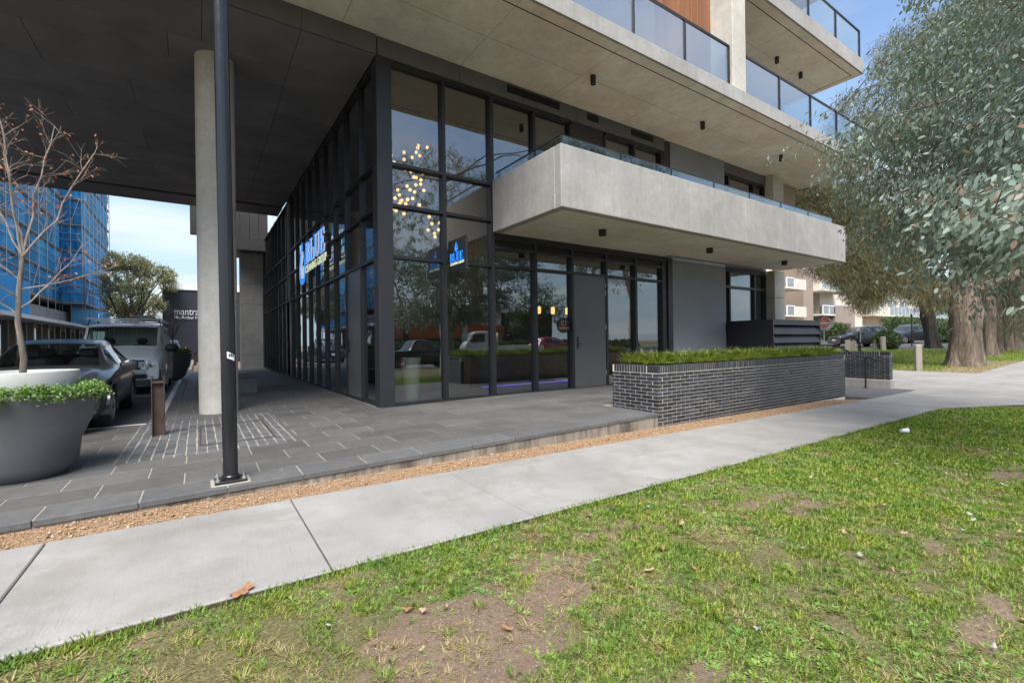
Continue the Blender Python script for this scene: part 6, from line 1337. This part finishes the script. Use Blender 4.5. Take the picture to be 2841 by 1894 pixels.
# ------------------------------------------------------------------ signs, posts and boxes by the driveway
ne = thing('no_entry_sign', 'red and white NO ENTRY disc on a post beside the driveway', 'sign', (24.9, 10.1, float(path_z(24.9))-.05), R(-58)); simple('sign_red', (.55, .02, .03), .35)
MB().tube([(0, .06, 0), (0, .06, 2.35)], .03, 10).build('post', M['galv'], ne); MB().prism([(.245*math.cos(k*.2618), 2.02+.245*math.sin(k*.2618)) for k in range(24)], -.006, 0, lambda u, v, d: (u, d, v)).build('disc_rim', M['white_gloss'], ne)
dc = MB().prism([(.23*math.cos(k*.2618), 2.02+.23*math.sin(k*.2618)) for k in range(24)], -.010, -.0065, lambda u, v, d: (u, d, v)).build('disc', M['sign_red'], ne); MB().box(-.20, .20, -.014, -.0105, 1.985, 2.055).build('bar', M['white_gloss'], ne)
for s, z, x_ in (('N', 2.13, -.05), ('O', 2.13, .055), ('ENTRY', 1.91, 0)): tm = text_mesh(s, .125, .003, 'CENTER', .002, .9); tm.transform(Matrix(((1, 0, 0, x_), (0, 0, -1, -.013), (0, 1, 0, z), (0, 0, 0, 1)))); link('lettering', tm, M['white_gloss'], ne)
MB().prism([(.33*math.cos(k*.7854+.3927), 1.98+.33*math.sin(k*.7854+.3927)) for k in range(8)], .10, .106, lambda u, v, d: (u+.06, d, v)).build('octagon_back', M['galv'], ne)
ub = thing('utility_box', 'pale grey utility cabinet standing behind the no entry sign', 'cabinet', (25.6, 10.4, float(path_z(25))-.06), R(-50)); MB().cbox(-.3, .3, -.2, .2, 0, .95, .02).build('cabinet', M['ap_grey'], ub); MB().cbox(-.32, .32, -.22, .22, .951, 1.0, .01).build('lid', M['ap_grey'], ub)
for i, (px, py, dp, h, w_) in enumerate(((2548, 1024, 17.9, 1.06, .20), (2352, 974, 33, .78, .30), (2368, 974, 33, .68, .34), (2432, 968, 33, .75, .26), (2451, 974, 32, .98, .26))):
    q = at(px, py, dp); z = float(path_z(q.x))-.06
    p_ = MB().cbox(-w_/2, w_/2, -w_/2, w_/2, 0, h, .02).build('timber_post', M['timber_grey']); p_.location = (q.x, q.y, z); p_.rotation_euler = (random.uniform(-.03, .03), random.uniform(-.03, .03), random.uniform(.2, .9))
    tag(p_, ['square grey timber post at the near corner of the far lawn', 'leftmost of the four short timber posts before the parked cars', 'second from left of the four short timber posts before the parked cars', 'third from left of the four short timber posts before the parked cars', 'rightmost of the four short timber posts before the parked cars'][i], 'post', 'timber posts on the far lawn')
ps = thing('post_sign', 'slim dark post sign standing between the parked cars and the short timber posts', 'post', tuple(at(2385, 966, 31))); ps.location.z = float(path_z(ps.location.x))-.05; MB().cbox(-.12, .12, -.05, .05, 0, 1.35, .01).build('post', M['alu'], ps); MB().box(-.09, .09, -.056, -.051, .7, 1.3).build('panel', M['galv'], ps)  # slim sign post with a flat panel; there is no lamp on it
lp = thing('lamp_post', 'thin dark lamp post in front of the right parked car', 'lamp', tuple(at(2530, 960, 36))); lp.location.z = float(path_z(lp.location.x))-.05; MB().tube([(0, 0, 0), (0, 0, 2.4)], .045, 8).build('post', M['alu'], lp); MB().cbox(-.06, .06, -.06, .06, 2.3, 2.5, .01).build('lamp_head', M['alu'], lp)
# ------------------------------------------------------------------ buildings across the road (mirrored in the glass)
RB = thing('orange_building', 'white and orange office building across the road mirrored in the shopfront', 'building', (17, -33, -.2)); simple('orange', (.48, .11, .03), .6, var=.06)
MB().box(0, 15.6, -10, 0, 0, 5.6).build('wall', M['white_paint'], RB); MB().box(-.2, 15.8, 0, .35, 2.0, 3.5).build('orange_band', M['orange'], RB); MB().box(0, 15.6, .02, .1, 3.52, 4.5).build('window_band', M['glass'], RB); MB().box(.3, 15.4, .02, .08, .2, 1.9).build('dark_base', M['shop_dark'], RB); MB().box(10, 15.9, -3, .6, 5.6, 5.9).build('roof', M['white_paint'], RB); MB().box(9.6, 10.3, .1, .5, 0, 5.6).build('fin', M['white_paint'], RB)
RK = thing('black_building', 'black clad building beside the orange one across the road', 'building', (32.9, -34, -.1)); MB().box(0, 9, -10, 0, 0, 5.2).build('wall', M['hotel_dark'], RK); MB().box(1.5, 4, .01, .06, 3.2, 4.0).build('window', M['ap_grey'], RK)
q = shrub('hedge', 'long dark hedge across the road mirrored low in the glass', (20, -19, .5), (22, .9, .75), 16000, 'hedge_leaf', 'hedge', .22, .15)
